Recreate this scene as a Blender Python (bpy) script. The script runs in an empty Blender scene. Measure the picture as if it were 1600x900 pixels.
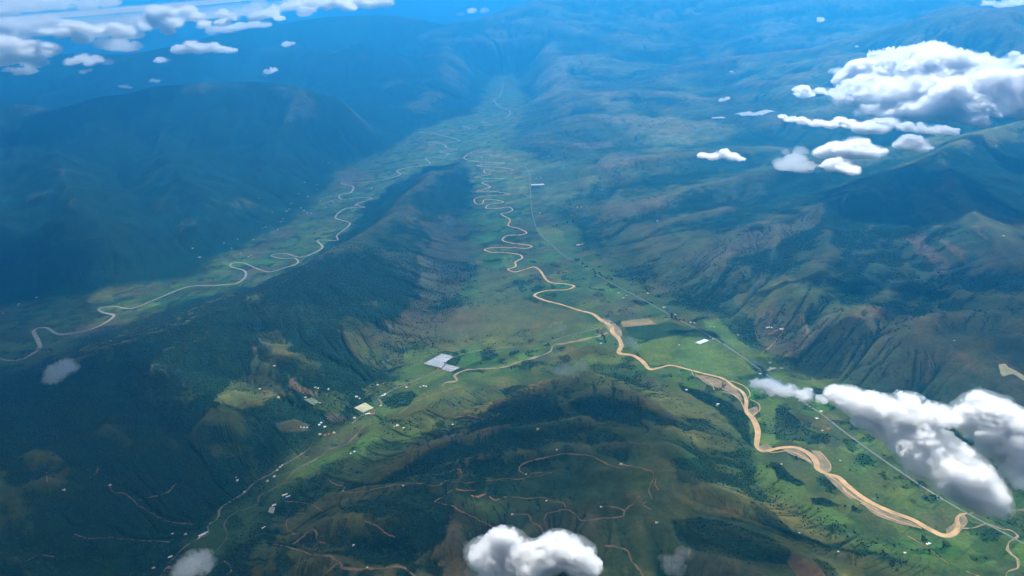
import bpy, bmesh, math, random
import numpy as np
from mathutils import Vector, Matrix

C = bpy.context.scene.collection
SC = bpy.context.scene
PI = math.pi

# ------------------------------------------------------------------ camera
CAM_H = 4000.0                      # metres above the valley floor
F_PX = 1256.0                       # focal length for a 1600 px wide picture
PITCH = math.radians(21.3)
ROLL = math.radians(4.5)
_wr = np.array([1.0, 0.0, 0.0])
_wu = np.array([0.0, math.sin(PITCH), math.cos(PITCH)])
FWD = np.array([0.0, math.cos(PITCH), -math.sin(PITCH)])
RGT = math.cos(ROLL) * _wr - math.sin(ROLL) * _wu
UPV = math.sin(ROLL) * _wr + math.cos(ROLL) * _wu
cam_d = bpy.data.cameras.new('camera')
cam_d.sensor_width = 36.0
cam_d.lens = 36.0 * F_PX / 1600.0
cam_d.clip_start = 20.0
cam_d.clip_end = 900000.0
cam = bpy.data.objects.new('camera', cam_d)
C.objects.link(cam)
m = Matrix((RGT, UPV, -FWD)).transposed().to_4x4()
m.translation = (0, 0, CAM_H)
cam.matrix_world = m
SC.camera = cam

# ------------------------------------------------------------------ sky, sun, exposure
SUN_EL = math.radians(47.0)
SUN_AZ = math.radians(25.0)         # compass: 0 = +Y (ahead), 90 = +X (right)
world = bpy.data.worlds.new('World')
SC.world = world
world.use_nodes = True
wn = world.node_tree.nodes
wl = world.node_tree.links
bg = wn['Background']
sky = wn.new('ShaderNodeTexSky')
sky.sky_type = 'NISHITA'
sky.sun_disc = False
sky.sun_elevation = SUN_EL
sky.sun_rotation = SUN_AZ
sky.altitude = 1500.0
sky.air_density = 1.0
sky.dust_density = 0.6
sky.ozone_density = 1.5
wl.new(sky.outputs[0], bg.inputs[0])
bg.inputs[1].default_value = 0.05
sun_d = bpy.data.lights.new('sun', 'SUN')
sun_d.energy = 5.0
sun_d.angle = math.radians(0.53)
sun_d.color = (1.0, 0.95, 0.87)
sun = bpy.data.objects.new('sun', sun_d)
C.objects.link(sun)
sdir = Vector((math.sin(SUN_AZ) * math.cos(SUN_EL), math.cos(SUN_AZ) * math.cos(SUN_EL), math.sin(SUN_EL)))
sun.rotation_euler = sdir.to_track_quat('Z', 'Y').to_euler()
sun.location = (0, 0, 12000)
vs = SC.view_settings
vs.view_transform = 'Standard'
vs.look = 'None'
vs.exposure = 0.97
vs.gamma = 1.0
vs.use_curve_mapping = False
SC.cycles.max_bounces = 20
SC.cycles.diffuse_bounces = 2
SC.cycles.glossy_bounces = 1
SC.cycles.transmission_bounces = 2
SC.cycles.volume_bounces = 18
SC.cycles.transparent_max_bounces = 64
SC.cycles.caustics_reflective = False
SC.cycles.caustics_refractive = False

HAZE_DENSITY = 4.5e-5
HAZE_COLOR = (0.055, 0.52, 1.0)
HAZE_ABS = (0.0, 0.0, 0.0)
HAZE_G = 0.77

# ------------------------------------------------------------------ picture <-> world
def ray(u, v):
    u = np.asarray(u, float); v = np.asarray(v, float)
    return FWD + ((u - 800.0) / F_PX)[..., None] * RGT + ((450.0 - v) / F_PX)[..., None] * UPV

def at(u, v, h=0.0):
    """where the sight line through a picture point meets height h"""
    d = ray(u, v)
    t = (np.asarray(h, float) - CAM_H) / d[..., 2]
    return d[..., :2] * t[..., None]

def to_px(x, y, z):
    p = np.stack([x, y, np.asarray(z) - CAM_H], -1)
    w = p @ FWD
    return 800.0 + F_PX * (p @ RGT) / w, 450.0 - F_PX * (p @ UPV) / w

# ------------------------------------------------------------------ noise
_perm = {}
def _table(seed):
    if seed not in _perm:
        r = np.random.RandomState(seed)
        _perm[seed] = (r.permutation(256).astype(np.int32), r.uniform(0, 2 * PI, 256))
    return _perm[seed]

def perlin(x, y, seed=0):
    p, a = _table(seed)
    xi = np.floor(x).astype(np.int64); yi = np.floor(y).astype(np.int64)
    xf = (x - xi).astype(np.float32); yf = (y - yi).astype(np.float32)
    ga = np.cos(a).astype(np.float32); gb = np.sin(a).astype(np.float32)
    def g(i, j, dx, dy):
        h = p[(p[(xi + i) & 255] + yi + j) & 255]
        return ga[h] * dx + gb[h] * dy
    u = xf * xf * xf * (xf * (xf * 6 - 15) + 10); v = yf * yf * yf * (yf * (yf * 6 - 15) + 10)
    n0 = g(0, 0, xf, yf); n0 += u * (g(1, 0, xf - 1, yf) - n0)
    n1 = g(0, 1, xf, yf - 1); n1 += u * (g(1, 1, xf - 1, yf - 1) - n1)
    return (n0 + v * (n1 - n0)) * 1.5

def fbm(x, y, scale, octaves=4, seed=0, gain=0.5, ridged=False):
    s = 0.0; amp = 1.0; tot = 0.0; f = 1.0 / scale
    for o in range(octaves):
        n = perlin(x * f + 17.3 * o, y * f - 9.1 * o, seed + o)
        if ridged: n = 1.0 - 2.0 * np.abs(n)
        s = s + amp * n; tot += amp; amp *= gain; f *= 2.03
    return s / tot

def sstep(a, b, x):
    t = np.clip((x - a) / (b - a), 0, 1)
    return t * t * (3 - 2 * t)

def catmull(pts, n=6):
    P = np.asarray(pts, float)
    if len(P) < 3: 
        t = np.linspace(0, 1, n + 1)[:, None]
        return P[0] * (1 - t) + P[-1] * t
    Q = np.vstack([2 * P[0] - P[1], P, 2 * P[-1] - P[-2]])
    out = []
    for i in range(1, len(Q) - 2):
        p0, p1, p2, p3 = Q[i - 1], Q[i], Q[i + 1], Q[i + 2]
        # centripetal: no overshoot on the tight bends
        d1 = max(np.linalg.norm((p1 - p0)[:2]) ** .5, 1e-3); d2 = max(np.linalg.norm((p2 - p1)[:2]) ** .5, 1e-3); d3 = max(np.linalg.norm((p3 - p2)[:2]) ** .5, 1e-3)
        m1 = (p1 - p0) / d1 - (p2 - p0) / (d1 + d2) + (p2 - p1) / d2
        m2 = (p2 - p1) / d2 - (p3 - p1) / (d2 + d3) + (p3 - p2) / d3
        m1 *= d2; m2 *= d2
        for k in range(n):
            t = k / n; t2 = t * t; t3 = t2 * t
            out.append((2 * t3 - 3 * t2 + 1) * p1 + (t3 - 2 * t2 + t) * m1 + (-2 * t3 + 3 * t2) * p2 + (t3 - t2) * m2)
    out.append(P[-1])
    return np.array(out)

def line_dist(X, Y, P, vals=None):
    """distance to polyline P, and vals interpolated at the nearest point"""
    best = np.full(X.shape, 1e12, np.float32); bv = np.zeros(X.shape, np.float32)
    for i in range(len(P) - 1):
        a = P[i]; b = P[i + 1]; dx, dy = b[0] - a[0], b[1] - a[1]
        L = dx * dx + dy * dy + 1e-9
        t = np.clip(((X - a[0]) * dx + (Y - a[1]) * dy) / L, 0, 1)
        d = (X - a[0] - t * dx) ** 2 + (Y - a[1] - t * dy) ** 2
        k = d < best
        best = np.where(k, d, best)
        if vals is not None: bv = np.where(k, vals[i] + t * (vals[i + 1] - vals[i]), bv)
    return np.sqrt(best), bv

def in_poly(X, Y, P):
    c = np.zeros(X.shape, bool)
    n = len(P)
    for i in range(n):
        x1, y1 = P[i]; x2, y2 = P[(i + 1) % n]
        if y1 == y2: continue
        k = ((y1 > Y) != (y2 > Y)) & (X < (x2 - x1) * (Y - y1) / (y2 - y1) + x1)
        c ^= k
    return c

def poly_sd(X, Y, P):
    """signed distance, inside positive"""
    Q = np.vstack([P, P[:1]])
    d, _ = line_dist(X, Y, Q)
    return np.where(in_poly(X, Y, P), d, -d)

# ------------------------------------------------------------------ tracings (picture points of the photograph, laid on the ground)
RIVER_MAIN = [(772,231,.3),(740,237,.3),(725,247,.5),(741,252,.6),(790,255,.6),(745,258.5,.6),(752,260,.6),(785,262,.6),(803,266,.6),(780,267.5,.6),(757,266,.6),(757,270,.6),(766,272.5,.6),(742,277,.6),(765,279,.6),(787,279.5,.6),(775,282.5,.6),(753,285.5,.7),(766,292,.7),(744,299,.7),(772,299.5,.7),(797,304,.7),(760,306.5,.7),(741,312,.8),(744,318.5,.8),(754,318,.8),(756,313,.8),(770,312,.8),(787,316,.8),(763,320,.8),(759,325,.8),(774,326,.8),(796,324,.8),(801,328,.8),(794,332,.8),(783,334.5,.8),(797,344,.9),(794,352,.9),(810,357,.9),(823,364,.9),(813,367,.9),(791,369,.9),(785,375,.9),(795,379,.9),(831,385,.9),(825,388,.9),(800,387,.9),(772,387,.9),(757,390,.9),(766,394,.9),(791,395,.9),(814,399,1.),(816,403,1.),(805,410,1.2),(806,416,1.2),(794,421,1.2),(804,425,1.),(821,421,1.),(835,417.5,1.2),(843,422,1.3),(857,440,1.2),(885,444,1.1),(897,447.5,1.5),(889,452,1.1),(850,455,1.1),(835,461.5,1.4),(850,469,1.3),(877,476,1.2),(905,485,1.3),(927,491,1.6),(940,501,2.0),(955,510,2.2),(957,519,2.0),(967,529,2.),(971,540,2.),(967,551,2.0),(990,556,1.7),(1005,566,2.0),(1015,577,1.5),(1030,575,1.1),(1047,571,1.1),(1070,576,1.1),(1100,584,1.1),(1130,592,1.2),(1145,603,1.3),(1160,613,1.3),(1166,625,1.4),(1166,642,1.6),(1177,655,2.1),(1184,674,2.0),(1183,698,1.6),(1192,705,1.4),(1220,700,1.4),(1245,700,1.6),(1265,710,2.0),(1275,722,2.0),(1277,732,1.7),(1290,740,1.4),(1310,746,1.6),(1322,757,1.8),(1340,772,1.7),(1362,786,1.7),(1395,801,1.6),(1425,812,1.6),(1450,826,1.8),(1475,837,1.8),(1490,834,1.6),(1497,823,1.2),(1496,810,.9),(1501,804,.6),(1512,803,.35)]
RIVER_LEFT = [(786,128,.6),(784,141,.6),(781,150,.7),(772,157,.8),(783,168,.7),(797,174,.8),(794,182,.8),(776,187,.8),(753,190,.7),(769,195,.8),(745,196.5,.7),(723,197,.8),(734,201,.8),(722,204,.8),(690,204.5,.8),(656,206.5,.7),(680,209.5,.7),(719,220,.8),(705,222,.8),(668,222,.8),(696,226.5,.8),(697,230.5,.8),(714,234,.7),(688,237.5,.7),(701,240.5,.8),(694,245,.8),(665,248,.8),(672,255.5,.9),(650,260,.9),(628,264,.9),(620,268,.9),(626,272,1.),(600,281,.7),(572,285,.8),(533,287,.7),(552,292,1.),(548,301,1.4),(530,305,.8),(532,311,.9),(560,309,.9),(581,310,1.),(556,320,1.),(570,324,1.),(540,326,1.1),(524,340,1.2),(547,349.5,1.),(526,369,.9),(528,375,1.),(496,376,1.),(504,386,1.6),(487,397,1.),(468,402,.9),(445,396,.9),(424,399.5,.9),(440,404,.9),(462,404,1.),(466,410,1.1),(440,420,1.1),(420,425,1.),(402,420,1.),(380,411,1.),(362,412,1.1),(360,416,1.),(383,424,1.),(384,431,1.3),(372,442,1.3),(345,445.5,1.1),(295,448,1.1),(262,460,1.1),(238,470,.9),(206,482,1.1),(176,479,1.3),(154,483,1.2),(160,488,1.2),(178,493,1.6),(150,512,1.1),(112,521,1.0),(90,522,1.3),(71,512,1.6),(53,517,1.8),(60,533,2.),(62,543,1.9),(38,560,1.3),(14,563.5,1.2),(-15,556,1.2),(-70,548,1.2)]
BRAID = [[(1080,579,.35),(1084,587,.35),(1100,592,.35),(1112,600,.4),(1116,609,.3)],
         [(1130,594,.5),(1150,598,.5),(1166,606,.5),(1172,616,.5),(1166,626,.5)],
         [(1130,612,.5),(1146,617,.5),(1158,628,.5),(1163,640,.5)],
         [(1172,624,.35),(1186,632,.35),(1187,641,.35),(1178,648,.4),(1176,655,.4)],
         [(1184,700,.5),(1205,707,.5),(1232,705,.6),(1252,712,.6),(1268,722,.6)],
         [(1280,705,.3),(1290,715,.35),(1298,728,.35),(1297,736,.3)],
         [(1296,744,.5),(1312,756,.6),(1322,768,.6),(1336,778,.6),(1352,787,.6),(1372,797,.6)],
         [(1345,786,.5),(1370,800,.5),(1395,811,.5),(1422,820,.4),(1440,826,.4)]]
SANDBARS = [[(941,497),(957,503),(968,512),(972,523),(965,530),(953,520),(945,508)],
            [(1085,585),(1110,589),(1130,596),(1150,608),(1160,625),(1150,620),(1132,610),(1105,600)],
            [(1168,640),(1182,636),(1184,644),(1176,652)],
            [(1186,698),(1196,694),(1207,700),(1200,706),(1188,706)],
            [(1222,702),(1246,703),(1262,714),(1270,726),(1256,718),(1236,710)],
            [(1268,704),(1282,706),(1296,726),(1296,738),(1282,736),(1278,722)],
            [(1288,742),(1312,749),(1326,766),(1342,778),(1330,780),(1312,766)],
            [(1342,778),(1372,794),(1404,807),(1440,824),(1424,823),(1392,814),(1362,801)],
            [(1478,826),(1490,818),(1494,806),(1506,804),(1512,816),(1504,826),(1494,838),(1480,840)]]
SAND_FLATS = []
STREAMS = [  # pale shallow streams
    ('stream', [(1500,806,.9),(1512,803,.7),(1530,801,.6),(1560,799,.6),(1600,797,.6),(1650,796,.6)]),
    ('stream', [(1500,826,.6),(1520,825,.5),(1542,819,.45),(1562,826,.4),(1582,830,.45),(1590,838,.5),(1576,848,.5),(1575,860,.6),(1590,875,.7),(1590,887,.6),(1573,895,.5),(1575,912,.5)]),
    ('stream', [(690,604,.7),(695,599,1.1),(714,594,1.1),(710,588,1.1),(725,579,1.2),(787,574,1.1),(812,565,1.2),(832,560,1.4),(860,549,1.4),(864,541,1.2),(890,535,1.5),(915,530,1.9),(935,525,1.8),(950,520,1.3)]),
    ('stream', [(582,654,.3),(572,662,.5),(556,680,.9),(540,695,.8),(515,702,.7),(500,714,1.),(475,727,1.1),(458,738,1.1),(445,752,1.),(420,768,.8),(405,776,.7),(403,787,.7),(385,795,.7),(368,801,.6),(350,818,.5),(355,836,.5),(340,860,.4)]),
]
HIGHWAY = [(822,262,.6),(827,272,.6),(829,305,.6),(832,335,.6),(840,360,.6),(860,381,.7),(882,400,.7),(910,415,.7),(940,434,.7),(965,448,.8),(1000,466,.8),(1050,494,.9),(1110,526,1.),(1150,551,1.),(1200,587,1.),(1257,630,1.),(1282,646,1.),(1315,672,.9),(1400,733,.9),(1480,785,.9),(1600,850,.8)]
ROADS = [
    ('dirt_road', [(1030,506,.4),(1000,508.5,.4),(972,511,.5),(940,512,.5),(920,517,.45),(887,525,.5),(845,539,.5),(797,542.5,.5),(760,547,.5),(732,551,.5),(707,559,.6),(694,567,.6),(684,578,.6),(665,588,.6),(640,598,.6),(620,607,.5),(601,616,.5),(592,622,.6),(596,632,.6),(588,640,.5),(565,650,.5),(550,662,.4)]),
    ('dirt_road', [(710,607,.4),(690,613,.4),(670,620,.35),(650,628,.35),(630,642,.35),(607,657,.35)]),
    ('dirt_road', [(487,698,.3),(468,712,.4),(442,727,.5),(425,740,.55),(405,750,.5),(394,758,.5),(382,770,.55),(362,783,.55),(345,794,.6),(340,810,.6),(325,822,.55),(326,833,.5),(310,842,.5),(295,850,.5),(270,874,.5),(250,902,.5)]),
    ('mountain_track', [(515,751,.3),(525,757,.3),(538,761,.35),(536,767,.35),(565,769,.3),(587,764,.25),(610,759,.3),(640,756,.35),(662,756,.35),(682,760,.4),(697,752,.35),(730,755,.25),(765,751,.2),(800,748,.3),(817,749,.3),(830,741,.3),(862,739,.3)]),
    ('mountain_track', [(610,757,.25),(650,744,.25),(690,741,.25),(717,734,.3),(722,739,.3),(732,739,.3)]),
    ('mountain_track', [(707,765,.25),(695,775,.25),(680,784,.3),(707,790,.3),(720,799,.3),(735,806,.3),(755,816,.2),(775,827,.25)]),
    ('red_cut', [(712,764,.4),(720,766,.35),(742,767,.35)]),
    ('red_cut', [(736,774,.5),(746,777,.8),(759,772,.5)]),
    ('red_cut', [(765,776,.5),(772,782,.7),(782,780,.5),(792,776,.8)]),
    ('mountain_track', [(446,784,.35),(477,786,.3),(490,790,.3),(505,800,.25)]),
    ('mountain_track', [(459,805,.35),(448,816,.3),(447,823,.25),(460,835,.25)]),
    ('mountain_track', [(457,851,.4),(475,838,.4),(487,827,.45),(496,837,.45),(494,845,.4),(510,850,.3)]),
    ('mountain_track', [(426,850,.5),(452,856,.45),(472,861,.45),(490,868,.4),(515,869,.4),(521,874,.4),(530,877,.45),(535,887,.55),(552,890,.5),(575,889,.5),(600,889,.55),(615,885,.5),(630,887,.5),(650,902,.5)]),
    ('mountain_track', [(530,877,.4),(520,887,.35),(505,900,.35)]),
    ('mountain_track', [(570,814,.3),(590,823,.3),(606,835,.35),(617,840,.3)]),
    ('mountain_track', [(862,739,.2),(840,744,.2),(825,746,.2)]),
    ('mountain_track', [(818,741,.3),(811,732,.45),(820,724,.4),(852,716,.3),(882,710,.25),(920,712,.25),(942,722,.3),(960,730,.3),(976,732,.25)]),
    ('mountain_track', [(969,726,.5),(976,727,.4),(990,729,.3),(1022,740,.25),(1016,758,.3),(1014,768,.3),(1019,780,.35)]),
    ('mountain_track', [(1025,747,.35),(1024,757,.35),(1029,766,.45)]),
    ('mountain_track', [(939,792,.45),(957,792,.5),(968,795,.5),(975,799,.6),(974,806,.4),(960,809,.35),(940,810,.35),(905,812,.35),(901,806,.3),(885,797,.3),(870,799,.2),(856,802,.25),(851,811,.25),(854,825,.25)]),
    ('mountain_track', [(975,799,.4),(990,785,.3),(1000,775,.25)]),
    ('mountain_track', [(800,777,.3),(825,779,.3),(854,779,.3),(862,784,.3),(880,787,.25),(884,793,.25)]),
    ('mountain_track', [(800,804,.3),(827,806,.3),(830,815,.3),(845,825,.3),(851,837,.25)]),
    ('mountain_track', [(945,853,.3),(962,854,.7),(980,861,.45),(987,877,.4),(997,888,.4),(1006,902,.4)]),
    ('mountain_track', [(1017,797,.3),(1005,788,.35),(1010,784,.3)]),
    ('mountain_track', [(172,760,.3),(176,769,.35),(195,772,.35),(217,790,.35),(240,804,.35),(265,816,.3),(305,820,.25)]),
    ('mountain_track', [(117,835,.3),(135,841,.35),(175,841,.3),(220,845,.25),(265,847,.3)]),
    ('mountain_track', [(85,729,.3),(73,742,.3),(74,753,.25)]),
    ('mountain_track', [(217,782,.25),(262,769,.3),(275,756,.3)]),
    ('mountain_track', [(154,729,.3),(150,740,.3),(140,747,.3)]),
    ('mountain_track', [(1417,837,.3),(1442,852,.35),(1462,867,.3),(1482,881,.3)]),
    ('mountain_track', [(1415,862,.25),(1430,857,.25),(1442,853,.25)]),
    ('mountain_track', [(1200,523,.35),(1212,517,.35),(1224,513,.4),(1221,521,.35),(1204,541,.35),(1190,552,.35)]),
    ('mountain_track', [(1510,893,.4),(1530,901,.4)]),
    ('mountain_track', [(780,646,.3),(770,654,.25),(760,655,.2),(730,650,.2),(700,655,.2)]),
    ('mountain_track', [(85,870,.25),(60,868,.25),(40,878,.25)]),
    ('mountain_track', [(940,512,.3),(936,518,.35),(937,524,.3)]),
    ('mountain_track', [(350,876,.4),(358,884,.4),(362,892,.4),(355,898,.4)]),
    ('mountain_track', [(1010,772,.2),(1040,700,.15)]),
]
ROADS = ROADS[:-1]

# ------------------------------------------------------------------ terrain
NT, NR = 1401, 1180
TH0, TH1 = math.radians(-50), math.radians(50)
R0, RN, RFAR = 3300.0, 62000.0, 260000.0
n_near = 1120
lr = np.concatenate([np.linspace(math.log(R0), math.log(RN), n_near), np.linspace(math.log(RN), math.log(RFAR), NR - n_near + 1)[1:]])
rad = np.exp(lr)
th = np.linspace(TH0, TH1, NT)
STEP = 2
rad_c = rad[::STEP] if (NR - 1) % STEP == 0 else np.append(rad[::STEP], rad[-1])
th_c = th[::STEP] if (NT - 1) % STEP == 0 else np.append(th[::STEP], th[-1])

def polar(r, t):
    return (r[:, None] * np.sin(t)[None, :]).astype(np.float64), (r[:, None] * np.cos(t)[None, :]).astype(np.float64)

XC, YC = polar(rad_c, th_c)

# valley floors (flat, height 0)
FLOORS = [
    # right valley with the muddy river
    [(722,240),(742,275),(738,320),(742,360),(738,400),(742,440),(705,500),(690,530),(660,560),(620,600),(585,640),(560,668),(520,705),(470,730),(430,762),(395,790),(350,815),(330,850),(350,850),(380,815),(420,785),(470,745),(520,718),(570,680),(620,650),(690,620),(760,590),(830,575),(890,556),(935,540),(950,560),(985,580),(1040,600),(1100,620),(1145,650),(1165,690),(1185,722),(1235,745),(1290,780),(1340,815),(1420,850),(1500,880),(1640,930),(1800,930),(1800,840),(1640,790),(1520,730),(1400,660),(1290,612),(1215,570),(1165,540),(1120,500),(1060,478),(1020,455),(960,420),(905,385),(880,350),(850,330),(840,290),(842,255),(815,235),(770,228)],
    # upper valley and the left arm
    [(722,240),(700,262),(650,272),(620,285),(588,312),(566,335),(545,365),(510,395),(470,422),(420,438),(380,452),(300,462),(240,486),(190,505),(120,532),(80,560),(20,582),(-120,590),(-300,600),(-300,500),(-120,490),(0,482),(100,465),(200,448),(290,435),(350,405),(420,368),(470,340),(500,310),(520,280),(545,262),(600,240),(635,218),(650,202),(690,192),(730,180),(755,165),(762,145),(775,120),(800,118),(815,150),(815,180),(800,205),(790,230),(770,236)],
]
floor_sd = np.full(XC.shape, -1e9)
for P in FLOORS:
    W = at([p[0] for p in P], [p[1] for p in P])
    floor_sd = np.maximum(floor_sd, poly_sd(XC, YC, W))

# crest lines: (u, v, height), and the width of the flanks in metres
RIDGES = [
    # long dark mountain on the left
    ([(-420,215,1800),(-250,200,1800),(-100,180,1860),(0,164,1800),(60,166,1740),(95,168,1704),(150,156,1800),(200,146,1872),(240,134,1968),(300,133,1944),(345,132,1920),(385,126,1968),(410,127,1920),(470,139,1740),(520,150,1440),(570,166,1080),(610,184,660),(640,198,240)], 6000, 1.15),
    ([(240,135,1944),(255,200,1440),(290,270,960),(330,340,420),(350,380,120)], 2600, 1.1),
    ([(60,166,1680),(90,250,1320),(130,330,840),(170,400,300),(180,430,72)], 2600, 1.1),
    ([(400,128,1920),(430,190,1320),(470,240,660),(500,275,180)], 2300, 1.1),
    ([(-120,185,1800),(-80,300,1200),(-40,400,540),(-20,450,120)], 2600, 1.1),
    # second crest behind it
    ([(-300,140,1640),(-100,127,1599),(0,122,1558),(90,122,1517),(140,118,1558),(180,111,1599),(218,102,1681),(250,105,1623),(300,98,1681),(350,87,1763),(400,79,1845),(425,77,1853),(470,80,1804),(515,85,1705),(560,90,1558),(620,98,1230),(680,115,738),(730,135,245),(752,146,49)], 7000, 1.1),
    ([(510,90,1640),(540,77,1845),(548,76,1836),(562,69,1926),(578,74,1853),(605,84,1558),(640,98,1148)], 5000, 1.2),
    # far ranges
    ([(-100,95,2200),(0,90,2200),(120,84,2300),(200,86,2250),(280,72,2300),(380,48,2500),(440,38,2600),(520,28,2600),(600,25,2500),(680,36,2100),(720,44,1800),(760,56,1200)], 9000, 1.1),
    ([(560,60,1300),(700,50,1500),(715,42,1700),(740,60,1200),(800,66,900),(850,46,1200),(880,40,1300)], 6000, 1.1),
    ([(690,45,1900),(760,28,2100),(800,16,2350),(835,4,2600),(865,-8,2800),(920,-14,2900),(1000,-22,2900),(1100,-30,2900),(1250,-38,2900),(1450,-52,2900),(1650,-66,2900)], 16000, 1.0),
    ([(760,68,1000),(800,72,900),(850,62,1100),(920,75,900),(1000,70,900),(1060,62,900),(1140,30,1500),(1250,10,1800),(1400,-10,2000),(1600,-30,2000)], 9000, 1.1),
    ([(1480,10,2200),(1560,12,2300),(1650,0,2300)], 8000, 1.1),
    # range across the right behind the big cloud
    ([(870,118,350),(900,102,550),(960,106,500),(1010,110,500),(1080,98,750),(1140,88,900),(1200,82,1000),(1260,76,1100),(1310,72,1200),(1350,68,1300),(1390,62,1400),(1420,57,1480),(1450,58,1460),(1480,68,1350),(1520,80,1250),(1580,88,1250),(1680,90,1300)], 5500, 1.1),
    # middle hills right of the valley
    ([(830,150,250),(890,140,450),(940,145,520),(985,142,480),(1060,150,380),(1140,160,350)], 4200, 1.2),
    ([(850,190,150),(920,180,300),(1000,185,260),(1100,192,300)], 3000, 1.2),
    ([(870,262,60),(920,262,180),(1000,246,260),(1080,240,300),(1160,230,420)], 2300, 1.2),
    ([(860,330,40),(940,330,150),(1020,316,220),(1100,290,320),(1180,270,480),(1260,250,650)], 2200, 1.2),
    ([(930,378,40),(990,366,130),(1060,345,200),(1140,325,330)], 1700, 1.2),
    # right mountain
    ([(1010,438,37),(1040,412,136),(1100,386,235),(1170,360,322),(1230,340,396),(1290,322,483),(1340,300,545),(1400,270,607),(1470,235,669),(1560,200,713),(1680,170,744)], 2700, 1.05),
    ([(1290,322,483),(1300,370,434),(1296,420,347),(1262,460,248),(1245,490,161),(1232,528,37)], 1500, 1.1),
    ([(1150,372,310),(1130,420,186),(1118,455,99),(1106,480,18)], 900, 1.1),
    ([(1210,345,372),(1210,400,260),(1195,440,155),(1180,480,74),(1170,520,12)], 1000, 1.1),
    ([(1340,300,545),(1380,335,533),(1430,372,508),(1480,420,458),(1520,455,396),(1560,510,310),(1600,560,217)], 2300, 1.05),
    ([(1430,372,508),(1415,440,384),(1380,500,260),(1330,535,173),(1270,560,74),(1235,575,18)], 1700, 1.1),
    ([(1480,420,458),(1455,500,322),(1430,560,217),(1405,610,99)], 1500, 1.1),
    ([(1470,235,669),(1520,330,632),(1570,375,607),(1640,420,558),(1720,470,496)], 2600, 1.05),
    ([(1520,455,396),(1500,520,285),(1490,580,186),(1500,630,86)], 1300, 1.1),
    # spur between the two arms of the valley
    ([(716,254,69),(690,258,195),(664,278,287),(625,300,379),(585,330,459),(545,368,529),(500,405,575),(450,440,598),(395,468,575),(330,492,540),(270,515,494),(205,535,448),(140,560,402),(70,600,379),(-20,640,379),(-150,690,402)], 2300, 1.3),
    ([(690,258,195),(715,290,138),(728,320,46)], 800, 1.1),
    ([(585,330,459),(660,360,299),(715,395,92)], 1000, 1.2),
    ([(500,405,575),(590,430,379),(660,450,206),(718,460,57)], 1200, 1.1),
    ([(450,440,598),(520,490,402),(580,530,252),(630,555,103)], 1000, 1.2),
    ([(330,492,540),(400,530,436),(470,575,276),(530,610,114)], 1000, 1.2),
    ([(205,535,448),(270,600,413),(350,660,299),(420,700,138)], 1200, 1.1),
    ([(70,600,379),(130,690,413),(210,760,322),(290,800,138)], 1200, 1.1),
    ([(-20,640,379),(20,780,482),(100,860,379),(200,900,206)], 1300, 1.1),
    # near hills
    ([(700,660,90),(770,650,190),(850,630,260),(910,606,280),(960,594,290),(1005,606,270),(1050,628,200),(1100,650,120)], 1000, 1.15),
    ([(560,770,120),(640,745,220),(720,715,260),(800,700,290),(880,690,320),(940,690,340),(1000,690,330),(1060,690,260),(1110,712,160),(1150,735,70)], 1000, 1.15),
    ([(450,830,150),(530,800,220),(620,795,280),(700,790,300),(780,780,300),(860,775,320),(950,770,340),(1010,765,360),(1070,790,330),(1130,810,260),(1190,830,210),(1250,850,150),(1300,860,100)], 1000, 1.15),
    ([(700,790,300),(680,850,260),(640,905,240)], 700, 1.2),
    ([(950,770,340),(960,840,300),(980,920,280)], 800, 1.2),
    ([(1010,765,360),(1080,830,330),(1160,870,280),(1250,910,240)], 800, 1.2),
    ([(440,845,120),(520,860,170),(620,880,200),(740,900,230)], 600, 1.2),
]
H = np.zeros(XC.shape); CREST = np.zeros(XC.shape)
warp1 = fbm(XC, YC, 2600, 3, 11) * 420
warp2 = fbm(XC, YC, 2600, 3, 21) * 420
for pts, w, p in RIDGES:
    P = np.array([(*at(u, v, h), h) for u, v, h in pts])
    P = catmull(P, 3)
    R = np.hypot(P[:, 0], P[:, 1])
    spur = pts[-1][2] <= 250 and pts[0][2] >= 380 and w < 2700
    sc = min(1.0, w / 5000) * (1.5 if spur else 1.0)
    if spur: P[:, 2] *= np.linspace(0.72, 1.0, len(P))
    d, hv = line_dist(XC + warp1 * sc, YC + warp2 * sc, P[:, :2], P[:, 2])
    # keep the crest itself where it was traced
    d0, hv0 = line_dist(XC, YC, P[:, :2], P[:, 2])
    k = sstep(0, w * 0.35, d0) if not spur else np.ones(d0.shape)
    d = d0 * (1 - k) + d * k; hv = hv0 * (1 - k) + hv * k
    h = hv * np.clip(1 - d / w, 0, 1) ** p
    H = np.maximum(H, h) + 0.10 * np.minimum(H, h) * sstep(w * 0.2, w * 0.7, d0)
    if not spur: CREST = np.maximum(CREST, 1 - sstep(0, 0.25 * w, d0))
RC = np.hypot(XC, YC)
far = sstep(15000, 45000, RC)
out = np.maximum(-floor_sd, 0.0)
base = (0.5 + 0.5 * fbm(XC, YC, 1500, 4, 31, ridged=True)) * (80 + 60 * far) + (0.5 + 0.5 * fbm(XC, YC, 7000, 3, 41)) * 140 * far
base = base + (0.5 + .5 * fbm(XC, YC, 420, 3, 51)) * 28 * sstep(16000, 8000, RC)
near = sstep(11000, 8000, RC)
base = base + near * (0.5 + .5 * fbm(XC + .4 * warp1, YC + .4 * warp2, 780, 4, 55, ridged=True)) * 150
base = base + near * (0.5 + .5 * fbm(XC, YC, 330, 3, 57, ridged=True)) * 34
base = base * (0.35 + 0.65 * sstep(0, 300, H)) * (1 - 0.8 * CREST)
cut = fbm(XC + warp1, YC + warp2, 1900, 5, 81, ridged=True) * .5 + .5
cut2 = fbm(XC, YC, 620, 4, 91, ridged=True) * .5 + .5
H = H * (1 - (1 - CREST) * (0.50 * (1 - cut) + 0.26 * (1 - cut2)))
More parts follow.
